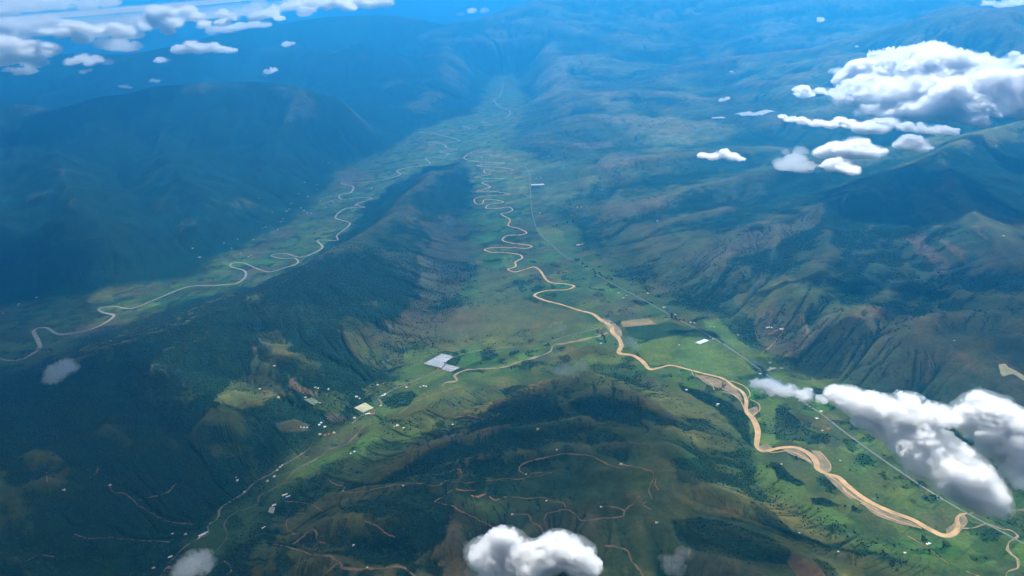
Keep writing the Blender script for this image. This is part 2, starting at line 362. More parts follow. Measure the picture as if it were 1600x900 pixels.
ramp = sstep(0, 700 + 0.03 * RC, out)
H = (H + base) * ramp
H += sstep(60000, 130000, RC) * 500 * (1 + fbm(XC, YC, 30000, 3, 61))
fixed = (floor_sd > 0)
H[fixed] = 0

def stream_power(z, X, Y, fixed, iters, kdt, dif, dth):
    nr, nt = z.shape; N = nr * nt
    idx = np.arange(N).reshape(nr, nt)
    dr = np.gradient(np.hypot(X[:, nt // 2], Y[:, nt // 2])); cell = (dr * np.hypot(X[:, 0], Y[:, 0]) * (th_c[1] - th_c[0]))
    area0 = np.repeat(cell[:, None], nt, 1).ravel()
    nb = [(-1, -1), (-1, 0), (-1, 1), (0, -1), (0, 1), (1, -1), (1, 0), (1, 1)]
    dist = []
    for a, b in nb:
        xx = np.roll(np.roll(X, -a, 0), -b, 1); yy = np.roll(np.roll(Y, -a, 0), -b, 1)
        dd = np.hypot(X - xx, Y - yy)
        if a == -1: dd[0] = 1e12
        if a == 1: dd[-1] = 1e12
        if b == -1: dd[:, 0] = 1e12
        if b == 1: dd[:, -1] = 1e12
        dist.append(dd)
    fx = fixed.ravel()
    for it in range(iters):
        best = np.zeros((nr, nt)); rec = idx.copy(); dst = np.ones((nr, nt)); low = np.full((nr, nt), 1e12)
        for (a, b), dd in zip(nb, dist):
            zz = np.roll(np.roll(z, -a, 0), -b, 1)
            s = (z - zz) / dd
            k = s > best
            best = np.where(k, s, best); rec = np.where(k, np.roll(np.roll(idx, -a, 0), -b, 1), rec); dst = np.where(k, dd, dst)
            low = np.minimum(low, np.where(dd < 1e11, zz, 1e12))
        rec = rec.ravel(); dst = dst.ravel(); rec[fx] = np.arange(N)[fx]
        depth = (rec != np.arange(N)).astype(np.int64); ptr = rec.copy()
        for _ in range(12):
            depth = depth + depth[ptr]; ptr = ptr[ptr]
        order = np.argsort(depth, kind='stable'); ds = depth[order]
        starts = np.searchsorted(ds, np.arange(ds[-1] + 2))
        A = area0.copy()
        for L in range(ds[-1], 0, -1):
            n = order[starts[L]:starts[L + 1]]
            np.add.at(A, rec[n], A[n])
        zf = z.ravel().copy()
        Fk = kdt * np.sqrt(A) / dst
        for L in range(1, ds[-1] + 1):
            n = order[starts[L]:starts[L + 1]]
            zf[n] = (zf[n] + Fk[n] * zf[rec[n]]) / (1 + Fk[n])
        pit = (rec == np.arange(N)) & ~fx
        zf[pit] = np.maximum(zf[pit], low.ravel()[pit] + 0.3)
        z = zf.reshape(nr, nt)
        if dif:
            p = np.pad(z, 1, mode='edge')
            z = np.where(fixed, z, z + dif * ((p[2:, 1:-1] + p[:-2, 1:-1] + p[1:-1, 2:] + p[1:-1, :-2]) / 4 - z))
    return z

H0 = H.copy()
H = stream_power(H, XC, YC, fixed, 22, 0.009, 0.13, th_c[1] - th_c[0])

def upsample(Z):
    """bicubic (Catmull-Rom) from the coarse to the fine polar grid"""
    def axis(Z, src, dst):
        i = np.clip(np.searchsorted(src, dst, side='right') - 1, 0, len(src) - 2)
        t = ((dst - src[i]) / (src[i + 1] - src[i]))[:, None]
        g = lambda k: Z[np.clip(i + k, 0, len(src) - 1)]
        p0, p1, p2, p3 = g(-1), g(0), g(1), g(2)
        return p1 + 0.5 * t * (p2 - p0 + t * (2 * p0 - 5 * p1 + 4 * p2 - p3 + t * (3 * (p1 - p2) + p3 - p0)))
    Z = axis(Z, rad_c, rad)
    return axis(Z.T.copy(), th_c, th).T
X, Y = polar(rad, th)
Z = np.maximum(upsample(H), 0)
FLOOR = upsample(np.clip(floor_sd, -3000, 3000))
rough = sstep(0, 500, -FLOOR)
RR = np.hypot(X, Y)
Z += rough * (fbm(X, Y, 260, 3, 71, ridged=True) * 9 + fbm(X, Y, 900, 2, 75, ridged=True) * 12 * sstep(9000, 20000, RR))
Z = np.maximum(Z, 0)

# second, finer round of erosion for the nearer hills: sharp gullies and spurs
n_fine = int(np.searchsorted(rad, 14500.0))
zin = Z[:n_fine].copy()
Z[:n_fine] = stream_power(zin, X[:n_fine], Y[:n_fine], (FLOOR[:n_fine] > 0) | (zin < .5), 6, 0.016, 0.02, th[1] - th[0])
mix = sstep(14400, 12000, RR[:n_fine])
Z[:n_fine] = zin * (1 - mix) + Z[:n_fine] * mix

def ground(x, y):
    """terrain height at points"""
    r = np.hypot(x, y); t = np.arctan2(x, y)
    i = np.clip(np.interp(np.log(np.maximum(r, R0)), lr, np.arange(NR)), 0, NR - 1.001); j = np.clip((t - TH0) / (th[1] - th[0]), 0, NT - 1.001)
    i0 = i.astype(int); j0 = j.astype(int); a = i - i0; b = j - j0
    return (Z[i0, j0] * (1 - a) * (1 - b) + Z[i0 + 1, j0] * a * (1 - b) + Z[i0, j0 + 1] * (1 - a) * b + Z[i0 + 1, j0 + 1] * a * b)

def on_ground(u, v, n=14):
    """the point of the ground seen at a picture point"""
    u = np.atleast_1d(np.asarray(u, float)); v = np.atleast_1d(np.asarray(v, float))
    d = ray(u, v)
    t0 = (2600 - CAM_H) / d[:, 2]; t1 = (0 - CAM_H) / d[:, 2]
    ts = t0[:, None] + (t1 - t0)[:, None] * np.linspace(0, 1, 400)[None, :]
    px = d[:, 0:1] * ts; py = d[:, 1:2] * ts; pz = CAM_H + d[:, 2:3] * ts
    below = pz <= ground(px, py) + 0.01
    below[:, -1] = True
    k = np.argmax(below, 1); rows = np.arange(len(u))
    lo = ts[rows, np.maximum(k - 1, 0)]; hi = ts[rows, k]
    for _ in range(n):
        mid = (lo + hi) / 2
        b = (CAM_H + d[:, 2] * mid) <= ground(d[:, 0] * mid, d[:, 1] * mid)
        hi = np.where(b, mid, hi); lo = np.where(b, lo, mid)
    return np.stack([d[:, 0] * hi, d[:, 1] * hi, ground(d[:, 0] * hi, d[:, 1] * hi)], -1)

# ------------------------------------------------------------------ materials
def nodes_of(m):
    m.use_nodes = True
    return m.node_tree.nodes, m.node_tree.links

def plain(name, col, rough=0.9, noise=0.0, scale=0.02, metal=0.0, bands=0.0):
    m = bpy.data.materials.new(name)
    n, l = nodes_of(m)
    b = n['Principled BSDF']
    b.inputs['Roughness'].default_value = rough
    b.inputs['Metallic'].default_value = metal
    b.inputs['Specular IOR Level'].default_value = 0.1
    if noise:
        tc = n.new('ShaderNodeTexCoord'); nz = n.new('ShaderNodeTexNoise'); mp = n.new('ShaderNodeMapRange'); mx = n.new('ShaderNodeVectorMath')
        nz.inputs['Scale'].default_value = scale; nz.inputs['Detail'].default_value = 6
        l.new(tc.outputs['Object'], nz.inputs['Vector'])
        mp.inputs[1].default_value = 0.25; mp.inputs[2].default_value = 0.75
        mp.inputs[3].default_value = 1 - noise; mp.inputs[4].default_value = 1 + noise
        l.new(nz.outputs['Fac'], mp.inputs[0])
        mx.operation = 'SCALE'; mx.inputs[0].default_value = col
        l.new(mp.outputs[0], mx.inputs['Scale'])
        l.new(mx.outputs[0], b.inputs['Base Color'])
        if bands:      # sheet joints and grimy bays
            wv = n.new('ShaderNodeTexBrick'); wv.inputs['Scale'].default_value = 1.0 / bands
            wv.inputs['Color1'].default_value = (1, 1, 1, 1); wv.inputs['Color2'].default_value = (.72, .72, .74, 1); wv.inputs['Mortar'].default_value = (.45, .45, .43, 1)
            wv.inputs['Mortar Size'].default_value = .06; wv.inputs['Brick Width'].default_value = 2.2; wv.inputs['Row Height'].default_value = .8
            l.new(tc.outputs['Object'], wv.inputs['Vector'])
            ml = n.new('ShaderNodeVectorMath'); ml.operation = 'MULTIPLY'
            l.new(mx.outputs[0], ml.inputs[0]); l.new(wv.outputs['Color'], ml.inputs[1]); l.new(ml.outputs[0], b.inputs['Base Color'])
    else:
        b.inputs['Base Color'].default_value = (*col, 1)
    return m

def land_material():
    m = bpy.data.materials.new('land_cover')
    n, l = nodes_of(m)
    b = n['Principled BSDF']
    b.inputs['Roughness'].default_value = 1.0
    b.inputs['Specular IOR Level'].default_value = 0.0
    ac = n.new('ShaderNodeAttribute'); ac.attribute_name = 'cover'
    af = n.new('ShaderNodeAttribute'); af.attribute_name = 'wood'
    geo = n.new('ShaderNodeNewGeometry')
    def noise(scale, detail, rough=0.6):
        t = n.new('ShaderNodeTexNoise'); t.inputs['Scale'].default_value = scale; t.inputs['Detail'].default_value = detail; t.inputs['Roughness'].default_value = rough
        l.new(geo.outputs['Position'], t.inputs['Vector'])
        return t
    def math_(op, a, c):
        t = n.new('ShaderNodeMath'); t.operation = op
        for i, q in enumerate((a, c)):
            if isinstance(q, (int, float)): t.inputs[i].default_value = q
            else: l.new(q, t.inputs[i])
        return t.outputs[0]
    n1 = noise(1 / 34.0, 3, 0.7)          # single crowns and bushes
    n2 = noise(1 / 240.0, 5, 0.62)        # clumps, grazing, bare patches
    f1 = math_('ADD', math_('MULTIPLY', n1.outputs['Fac'], 1.7), 0.15)
    f2 = math_('ADD', math_('MULTIPLY', n2.outputs['Fac'], 2.0), 0.0)
    f = math_('MULTIPLY', f1, f2)
    sc = n.new('ShaderNodeVectorMath'); sc.operation = 'SCALE'
    l.new(ac.outputs['Color'], sc.inputs[0]); l.new(f, sc.inputs['Scale'])
    # clumps lean towards yellow or towards blue green
    n3 = noise(1 / 700.0, 4)
    rp = n.new('ShaderNodeValToRGB')
    rp.color_ramp.elements[0].position = 0.32; rp.color_ramp.elements[0].color = (0.80, 1.04, 1.05, 1)
    rp.color_ramp.elements[1].position = 0.68; rp.color_ramp.elements[1].color = (1.20, 0.98, 0.85, 1)
    l.new(n3.outputs['Fac'], rp.inputs[0])
    mu = n.new('ShaderNodeVectorMath'); mu.operation = 'MULTIPLY'
    l.new(sc.outputs[0], mu.inputs[0]); l.new(rp.outputs[0], mu.inputs[1])
    l.new(mu.outputs[0], b.inputs['Base Color'])
    bp = n.new('ShaderNodeBump')
    l.new(math_('MULTIPLY', n1.outputs['Fac'], math_('ADD', math_('MULTIPLY', af.outputs['Fac'], 26.0), 5.0)), bp.inputs['Height'])
    bp.inputs['Strength'].default_value = 0.8
    bp.inputs['Distance'].default_value = 1.0
    l.new(bp.outputs[0], b.inputs['Normal'])
    return m

# ------------------------------------------------------------------ land cover (what grows where)
FOREST = np.array([0.010, 0.028, 0.014]); SCRUB = np.array([0.034, 0.052, 0.022]); PASTURE = np.array([0.054, 0.088, 0.030])
MEADOW = np.array([0.070, 0.110, 0.032]); OLIVE = np.array([0.078, 0.080, 0.034]); BROWN = np.array([0.082, 0.066, 0.042]); SOIL = np.array([0.20, 0.115, 0.065])
CROP = np.array([0.018, 0.042, 0.022]); TAN = np.array([0.24, 0.17, 0.10]); RED = np.array([0.13, 0.078, 0.05]); TOWN = np.array([0.20, 0.19, 0.17]); LIME = np.array([0.125, 0.150, 0.034])

COVER = [   # (kind, amount, ragged edge in px, outline)
    # woods on the middle spur
    (FOREST, 1, 9, [(712,256),(690,256),(640,272),(590,305),(555,345),(500,396),(420,446),(330,470),(310,500),(390,535),(470,530),(540,528),(620,505),(655,480),(662,440),(650,415),(668,390),(660,365),(640,345),(668,332),(720,335),(738,325),(738,300),(728,268)]),
    (FOREST, 1, 6, [(400,490),(470,500),(540,520),(552,548),(578,575),(560,598),(500,592),(440,585),(395,560),(350,520)]),
    (BROWN, .55, 16, [(655,350),(700,335),(735,345),(738,400),(720,450),(680,490),(640,520),(600,515),(640,480),(655,440),(660,400),(668,375)]),
    (OLIVE, .7, 9, [(540,535),(600,520),(680,500),(740,470),(760,430),(790,430),(830,465),(900,490),(940,510),(880,530),(800,545),(720,550),(640,545),(570,555)]),
    (BROWN, .5, 14, [(570,505),(700,480),(760,500),(770,525),(700,535),(640,530),(580,535)]),
    (OLIVE, .8, 6, [(525,510),(560,515),(590,540),(640,555),(680,560),(640,570),(590,575),(560,560),(540,540)]),
    (LIME, .55, 4, [(752,530),(775,524),(800,528),(790,542),(755,543)]),
    (MEADOW, .8, 5, [(640,548),(672,542),(690,552),(664,568),(632,566)]),
    (LIME, .45, 5, [(570,606),(590,590),(625,598),(640,605),(600,618),(575,622)]),
    (PASTURE, .8, 8, [(590,580),(650,570),(700,582),(760,586),(820,565),(790,590),(720,620),(640,640),(600,650),(580,640),(600,620),(650,605),(620,590)]),
    (OLIVE, .6, 7, [(640,620),(700,600),(790,585),(810,600),(770,622),(700,640),(650,655),(610,655)]),
    (MEADOW, .6, 7, [(560,690),(585,668),(640,655),(690,655),(640,690),(590,690),(560,710)]),
    (MEADOW, .5, 5, [(465,730),(490,720),(500,735),(480,755),(460,750)]),
    (FOREST, .9, 6, [(600,624),(640,612),(650,620),(630,632),(605,636)]),
    (FOREST, .9, 5, [(775,612),(800,605),(830,606),(825,622),(795,620)]),
    (FOREST, .9, 6, [(765,632),(800,622),(850,630),(820,645),(790,648),(768,642)]),
    # left slopes above the near valley
    (OLIVE, .6, 7, [(408,520),(430,512),(455,540),(450,555),(425,552)]),
    (SOIL, .35, 3, [(396,540),(404,538),(404,560),(398,562)]),
    (OLIVE, .75, 7, [(360,600),(400,588),(440,600),(460,615),(430,622),(380,640),(330,625)]),
    (SOIL, .55, 3, [(452,592),(458,588),(466,600),(480,607),(498,612),(488,618),(465,612),(452,602)]),
    (TAN, .45, 3, [(408,612),(430,608),(440,615),(420,621),(408,618)]),
    (MEADOW, .6, 6, [(480,615),(520,610),(550,620),(556,640),(530,650),(490,640)]),
    (BROWN, .8, 5, [(508,650),(530,644),(545,655),(530,662),(512,660)]),
    (BROWN, .7, 6, [(430,660),(460,650),(480,660),(470,672),(440,675)]),
    (OLIVE, .5, 6, [(320,690),(370,690),(400,700),(360,715),(330,712)]),
    # flats along the main river
    (CROP, 1, .8, [(976,511.5),(1047,502),(1088,517),(1052,524),(1015,531),(986,527)]),
    (TAN, .75, 1.5, [(971,502),(985,500),(1012,497.5),(1025,506),(1000,509),(973,511)]),
    (BROWN, .45, 5, [(905,455),(960,455),(1000,475),(1020,498),(975,500),(950,492),(920,480),(890,465)]),
    (MEADOW, 1, 1.5, [(1015,532),(1088,518),(1150,552),(1185,584),(1130,590),(1060,570),(1016,573),(990,545)]),
    (MEADOW, 1, 4, [(1098,500),(1120,497),(1145,518),(1160,535),(1200,555),(1240,590),(1290,600),(1240,610),(1200,583),(1150,548),(1112,522)]),
    (CROP, .8, 2, [(1150,590),(1190,582),(1205,590),(1170,596)]),
    (CROP, .6, 4, [(1042,550),(1062,545),(1070,558),(1050,563)]),
    (PASTURE, .9, 6, [(850,365),(880,350),(905,355),(912,380),(880,388),(905,405),(960,430),(1010,450),(1040,470),(1000,462),(930,430),(880,400),(850,372)]),
    (LIME, .55, 5, [(838,355),(870,352),(880,372),(865,382),(845,370)]),
    (LIME, .5, 4, [(785,400),(800,398),(808,410),(795,418),(782,412)]),
    (LIME, .5, 3, [(722,238),(770,235),(822,240),(828,262),(828,300),(790,305),(800,282),(760,270),(745,250)]),
    (TAN, .35, 3, [(735,238),(770,236),(815,240),(810,250),(770,247),(740,246)]),
    (TAN, .35, 3, [(895,225),(925,219),(955,222),(960,229),(925,232),(905,232)]),
    (PASTURE, .8, 5, [(1180,630),(1200,620),(1220,640),(1215,665),(1195,690),(1188,660)]),
    (PASTURE, .7, 7, [(1240,690),(1290,690),(1340,720),(1400,770),(1460,810),(1400,800),(1340,765),(1290,735),(1270,705)]),
    (BROWN, .55, 6, [(1430,800),(1480,790),(1500,805),(1490,825),(1455,825)]),
    (FOREST, .9, 4, [(1205,670),(1215,640),(1230,640),(1250,665),(1290,680),(1270,690),(1235,688),(1210,690)]),
    (OLIVE, .7, 5, [(740,490),(790,480),(850,500),(900,500),(850,515),(780,520),(745,510)]),
    # left valley
    (BROWN, .55, 5, [(520,265),(560,262),(590,280),(560,290),(530,285)]),
    (BROWN, .55, 5, [(425,360),(460,350),(475,360),(450,372),(425,370)]),
    (BROWN, .5, 5, [(372,425),(400,415),(385,440),(360,440)]),
    (BROWN, .45, 4, [(385,388),(420,385),(410,405),(380,405)]),
    # right hand mountain
    (OLIVE, .8, 8, [(1005,440),(1040,408),(1100,384),(1180,358),(1240,340),(1292,322),(1285,345),(1205,388),(1150,402),(1120,432),(1080,452),(1030,462)]),
    (BROWN, .6, 6, [(1060,400),(1140,372),(1200,355),(1210,375),(1150,395),(1100,420)]),
    (OLIVE, .85, 6, [(1145,458),(1190,425),(1225,430),(1252,432),(1240,462),(1195,492),(1165,500)]),
    (LIME, .3, 5, [(1178,470),(1205,440),(1235,440),(1215,465),(1188,488)]),
    (BROWN, .9, 5, [(1180,485),(1205,480),(1248,484),(1258,500),(1270,532),(1248,560),(1205,550),(1180,528)]),
    (SOIL, .5, 3, [(1242,484),(1252,490),(1262,510),(1266,530),(1258,522),(1248,505)]),
    (BROWN, .7, 5, [(1280,505),(1305,485),(1316,490),(1300,512),(1270,522)]),
    (OLIVE, .85, 6, [(1265,545),(1300,528),(1352,527),(1395,545),(1380,572),(1320,585),(1330,600),(1280,600),(1245,575)]),
    (MEADOW, .5, 6, [(1240,585),(1290,570),(1320,590),(1370,598),(1380,610),(1330,612),(1280,606)]),
    (OLIVE, .75, 4, [(1322,518),(1345,508),(1385,504),(1400,508),(1370,516),(1345,526),(1325,526)]),
    (RED, .6, 7, [(1418,552),(1450,550),(1465,560),(1450,580),(1462,605),(1470,625),(1455,605),(1440,580)]),
    (RED, .55, 7, [(1480,550),(1510,560),(1545,598),(1530,590),(1500,572)]),
    (RED, .6, 7, [(1538,525),(1552,535),(1562,555),(1600,580),(1600,590),(1580,580),(1560,572),(1560,560)]),
    (RED, .55, 7, [(1345,283),(1368,296),(1394,320),(1380,312),(1358,302)]),
    (OLIVE, .65, 6, [(1418,290),(1445,292),(1480,325),(1530,352),(1528,365),(1490,352),(1460,355),(1430,330)]),
    (OLIVE, .7, 6, [(1450,284),(1500,288),(1525,310),(1575,335),(1610,350),(1610,430),(1560,395),(1530,345),(1505,320),(1475,300)]),
    (RED, .6, 8, [(1415,370),(1440,360),(1456,370),(1452,385),(1470,410),(1478,425),(1460,428),(1440,405),(1425,388)]),
    (RED, .55, 7, [(1464,372),(1485,378),(1515,392),(1500,396),(1505,420),(1490,400),(1478,388)]),
    (RED, .7, 4, [(1515,350),(1530,358),(1545,375),(1535,372)]),
    (BROWN, .6, 5, [(1525,390),(1555,385),(1575,410),(1550,425),(1530,410)]),
    # hills across the valley on the right
    (BROWN, .5, 4, [(935,280),(960,265),(985,272),(980,290),(945,292)]),
    (PASTURE, .6, 5, [(850,265),(900,250),(940,255),(930,275),(870,285)]),
    (PASTURE, .5, 4, [(880,290),(900,285),(898,295),(882,298)]),
    (PASTURE, .5, 6, [(1140,185),(1190,190),(1160,205),(1120,200)]),
    (TOWN, .25, 4, [(1190,50),(1240,42),(1320,60),(1300,72),(1250,85),(1200,80)]),
    (TOWN, .25, 4, [(680,60),(720,55),(715,75),(690,78)]),
    # near hills
    (FOREST, .85, 6, [(800,610),(850,620),(870,640),(865,670),(900,650),(960,640),(1005,650),(1000,665),(930,670),(880,690),(800,690),(770,660)]),
    (BROWN, .7, 5, [(990,590),(1020,592),(1042,602),(1030,608),(1000,600)]),
    (OLIVE, .85, 5, [(1012,604),(1060,605),(1100,618),(1110,630),(1070,632),(1030,622)]),
    (OLIVE, .8, 4, [(1005,626),(1050,632),(1090,635),(1120,645),(1100,655),(1060,650),(1020,640)]),
    (FOREST, 1, 4, [(1060,600),(1100,610),(1140,630),(1165,650),(1170,690),(1180,705),(1160,690),(1140,660),(1110,635),(1070,612)]),
    (OLIVE, .7, 5, [(870,610),(900,640),(890,665),(880,650),(868,630)]),
    (BROWN, .5, 6, [(880,640),(920,650),(940,665),(900,672)]),
    (LIME, .45, 4, [(870,650),(905,652),(895,660),(870,660)]),
    (MEADOW, .6, 5, [(890,560),(930,550),(980,562),(975,570),(930,568),(895,575)]),
    (FOREST, 1, 5, [(1045,720),(1100,715),(1120,735),(1150,725),(1180,745),(1175,765),(1100,755),(1085,760),(1055,750)]),
    (FOREST, 1, 3, [(1165,765),(1180,772),(1215,805),(1240,830),(1270,842),(1330,860),(1400,868),(1350,870),(1280,858),(1230,840),(1195,815),(1170,790)]),
    (LIME, .5, 3, [(1115,725),(1135,726),(1160,735),(1162,750),(1140,742),(1120,735)]),
    (OLIVE, .9, 5, [(1045,752),(1100,760),(1130,752),(1165,770),(1175,800),(1195,820),(1160,815),(1110,805),(1075,790),(1050,772)]),
    (SOIL, .4, 3, [(1115,795),(1135,790),(1165,800),(1155,810),(1130,805)]),
    (MEADOW, .7, 5, [(1182,722),(1230,745),(1290,785),(1340,818),(1290,822),(1240,800),(1195,770),(1180,745)]),
    (OLIVE, .8, 5, [(1200,775),(1240,790),(1300,830),(1340,850),(1290,848),(1240,825),(1205,795)]),
    (FOREST, .95, 3, [(1200,722),(1215,725),(1232,745),(1258,758),(1245,762),(1215,750)]),
    (FOREST, .9, 3, [(1268,780),(1290,778),(1315,790),(1295,794),(1275,790)]),
    (FOREST, 1, 4, [(1050,815),(1100,810),(1150,822),(1200,838),(1235,860),(1230,885),(1150,872),(1090,862),(1060,845)]),
    (BROWN, .8, 5, [(1060,860),(1110,868),(1160,890),(1190,910),(1100,910),(1060,890)]),
    (OLIVE, .9, 4, [(1200,830),(1260,845),(1330,862),(1355,875),(1350,900),(1290,895),(1240,868)]),
    (RED, .7, 4, [(1235,860),(1262,880),(1290,900),(1240,905),(1225,880)]),
    (FOREST, .9, 4, [(1262,872),(1290,880),(1320,905),(1290,905)]),
    (MEADOW, .5, 6, [(1320,840),(1400,860),(1480,870),(1560,880),(1500,890),(1420,880),(1350,862)]),
    (FOREST, 1, 6, [(580,790),(620,788),(680,795),(700,812),(695,840),(660,865),(610,868),(575,840),(565,810)]),
    (FOREST, .9, 5, [(735,722),(775,712),(790,730),(780,750),(750,748),(740,738)]),
    (OLIVE, .6, 6, [(440,810),(470,800),(500,818),(540,840),(560,860),(500,868),(450,850),(430,845)]),
    (BROWN, .7, 6, [(690,820),(710,822),(725,850),(745,880),(735,905),(690,900),(700,860)]),
    (SOIL, .7, 2, [(683,879),(690,874),(696,878),(692,884),(684,884)]),
    (CROP, .5, 8, [(600,740),(700,750),(790,760),(900,730),(960,740),(980,770),(900,800),(800,830),(730,820),(640,790),(580,770)]),
    (MEADOW, .35, 8, [(735,780),(760,778),(790,800),(770,815),(740,805)]),
    (MEADOW, .35, 8, [(970,735),(1000,735),(1015,755),(990,770),(968,768)]),
    (FOREST, .85, 6, [(915,680),(945,672),(985,690),(975,722),(950,716),(925,705)]),
    (OLIVE, .5, 6, [(985,700),(1015,698),(1060,715),(1050,735),(1000,735)]),
    (OLIVE, .5, 5, [(1075,678),(1120,672),(1150,690),(1165,700),(1130,705),(1090,700)]),
]
PU, PV = to_px(X, Y, Z)
wood_n = fbm(X, Y, 1700, 5, 101)
green_n = fbm(X, Y, 2600, 4, 111)
bare_n = fbm(X, Y, 900, 5, 121)
slope_x = np.gradient(Z, axis=1) / (RR * (th[1] - th[0]))
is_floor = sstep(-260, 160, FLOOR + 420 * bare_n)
cov = np.empty(X.shape + (3,), np.float32)

def blur(A, k):
    for ax in (0, 1):
        c = np.cumsum(np.concatenate([np.repeat(np.take(A, [0], ax), k + 1, ax), A, np.repeat(np.take(A, [-1], ax), k, ax)], ax), ax)
        n = A.shape[ax]
        A = (np.take(c, range(2 * k + 1, 2 * k + 1 + n), ax) - np.take(c, range(0, n), ax)) / (2 * k + 1)
    return A
def stand(k):
    t = Z - blur(Z, k)
    return t / (blur(np.abs(t), 3 * k) + 6.0)
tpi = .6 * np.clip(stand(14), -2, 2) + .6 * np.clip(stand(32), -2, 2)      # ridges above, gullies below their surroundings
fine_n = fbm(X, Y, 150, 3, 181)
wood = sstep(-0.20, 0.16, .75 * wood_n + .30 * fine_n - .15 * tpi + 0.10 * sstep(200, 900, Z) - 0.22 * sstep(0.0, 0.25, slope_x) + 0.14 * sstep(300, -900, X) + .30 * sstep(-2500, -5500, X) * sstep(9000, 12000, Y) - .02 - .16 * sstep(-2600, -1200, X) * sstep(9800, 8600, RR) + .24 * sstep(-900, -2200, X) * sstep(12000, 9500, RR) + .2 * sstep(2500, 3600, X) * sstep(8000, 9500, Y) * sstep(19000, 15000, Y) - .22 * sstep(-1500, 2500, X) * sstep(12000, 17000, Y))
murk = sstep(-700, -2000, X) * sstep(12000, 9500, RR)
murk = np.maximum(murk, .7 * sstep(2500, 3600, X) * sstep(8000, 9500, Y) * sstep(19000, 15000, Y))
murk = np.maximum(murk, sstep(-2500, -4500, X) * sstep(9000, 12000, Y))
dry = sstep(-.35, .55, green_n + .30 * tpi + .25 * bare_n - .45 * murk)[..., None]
base_hill = SCRUB * (1 - dry) + OLIVE * .95 * dry
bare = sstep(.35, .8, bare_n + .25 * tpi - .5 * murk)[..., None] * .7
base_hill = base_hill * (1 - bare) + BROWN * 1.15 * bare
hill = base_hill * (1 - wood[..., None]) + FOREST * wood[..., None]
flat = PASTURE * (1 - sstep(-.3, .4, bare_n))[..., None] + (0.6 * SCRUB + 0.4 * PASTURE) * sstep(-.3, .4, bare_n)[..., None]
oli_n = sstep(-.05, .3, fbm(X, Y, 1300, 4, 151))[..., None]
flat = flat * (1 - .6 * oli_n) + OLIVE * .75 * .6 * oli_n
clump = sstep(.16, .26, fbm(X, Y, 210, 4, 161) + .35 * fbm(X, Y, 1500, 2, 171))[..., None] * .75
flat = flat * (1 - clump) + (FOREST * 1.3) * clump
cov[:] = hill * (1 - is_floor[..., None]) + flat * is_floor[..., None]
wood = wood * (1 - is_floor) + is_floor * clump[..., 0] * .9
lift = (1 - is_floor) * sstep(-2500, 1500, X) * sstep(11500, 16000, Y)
cov *= (1 + lift * (0.55 + 0.9 * sstep(-.2, .3, green_n)))[..., None]  # lighter middle hills, haze brightness put into the cover colour
cov *= (1 + .85 * is_floor * sstep(12000, 19000, Y) * sstep(-3500, -1500, X))[..., None]  # far flats: pale haze and glare put into their cover colour
# fields on the flats: jittered cells with their own crop
def cells(x, y, size, seed):
    ca, sa = math.cos(0.62), math.sin(0.62)
    gx = (x * ca + y * sa) / (size * 1.9); gy = (-x * sa + y * ca) / size
    gx = gx + 0.15 * perlin(gx * 1.7, gy * 1.7, seed)
    row = np.floor(gy); off = np.modf(np.abs(np.sin(row * 12.9898 + seed)) * 43758.5)[0]
    col = np.floor(gx + off)
    h = np.modf(np.abs(np.sin(row * 78.233 + col * 37.719 + seed * 1.3)) * 43758.5453)[0]
    fx = np.modf(gx + off + 1000)[0]; fy = np.modf(gy + 1000)[0]
    e = np.minimum(np.minimum(fx, 1 - fx) * 1.9, np.minimum(fy, 1 - fy))
    return h, e
fc, fe = cells(X, Y, 190, 3)
f2 = np.modf(fc * 7.7)[0]
tint = np.stack([0.62 + 1.0 * fc * f2 + .25 * fc, 0.66 + 0.75 * f2, 0.75 + .4 * fc], -1)
tint *= (1 - .5 * (fe < .035) * (f2 > .35))[..., None]          # hedges and ditches
k = (is_floor * sstep(26000, 14000, RR) * 0.85)[..., None]
cov *= 1 - k + k * tint
wpx = np.stack([fbm(X, Y, 620, 5, 131, gain=.62), fbm(X, Y, 620, 5, 141, gain=.62)], -1) * 1.35
flatv = np.clip(RR / 4000, 1, 6)
for kind, amt, rag, P in COVER:
    P = np.array(P, float)
    x0, y0 = P.min(0) - 4 * rag - 4; x1, y1 = P.max(0) + 4 * rag + 4
    sel = np.nonzero((PU > x0) & (PU < x1) & (PV > y0) & (PV < y1))
    if not len(sel[0]): continue
    uu = PU[sel] + wpx[sel][:, 0] * rag * 2.6; vv = PV[sel] + wpx[sel][:, 1] * rag * 1.5
    sd = poly_sd(uu, vv, P)
    a = sstep(-0.12 * rag - 0.4, 0.30 * rag + 0.4, sd) * amt
    patch = 0.72 + 0.28 * sstep(-0.35, 0.1, bare_n[sel])
    if rag > 2: a = a * patch * np.clip(1 + .22 * (tpi[sel] if kind is not FOREST else -tpi[sel]), .3, 1.15)
    cov[sel] = cov[sel] * (1 - a[:, None]) + kind * a[:, None]
    wood[sel] = wood[sel] * (1 - a) + (a if kind is FOREST else 0)
# gallery woods: thin dark lines down the gullies
gul = np.maximum(0, -(np.gradient(np.gradient(Z, axis=1), axis=1)) * -1) / (RR * (th[1] - th[0])) 
gw = sstep(0.02, 0.07, gul) * (1 - is_floor) * sstep(-.35, .2, wood_n) * .85
cov = cov * (1 - gw[..., None]) + FOREST * gw[..., None]
wood = np.maximum(wood, gw)
cov *= 1 + sstep(10500, 8500, RR)[..., None] * np.array([.16, .10, -.18])  # near cover warmed to offset the blue skylight on it
cov = np.clip(cov, 0.006, 0.6)

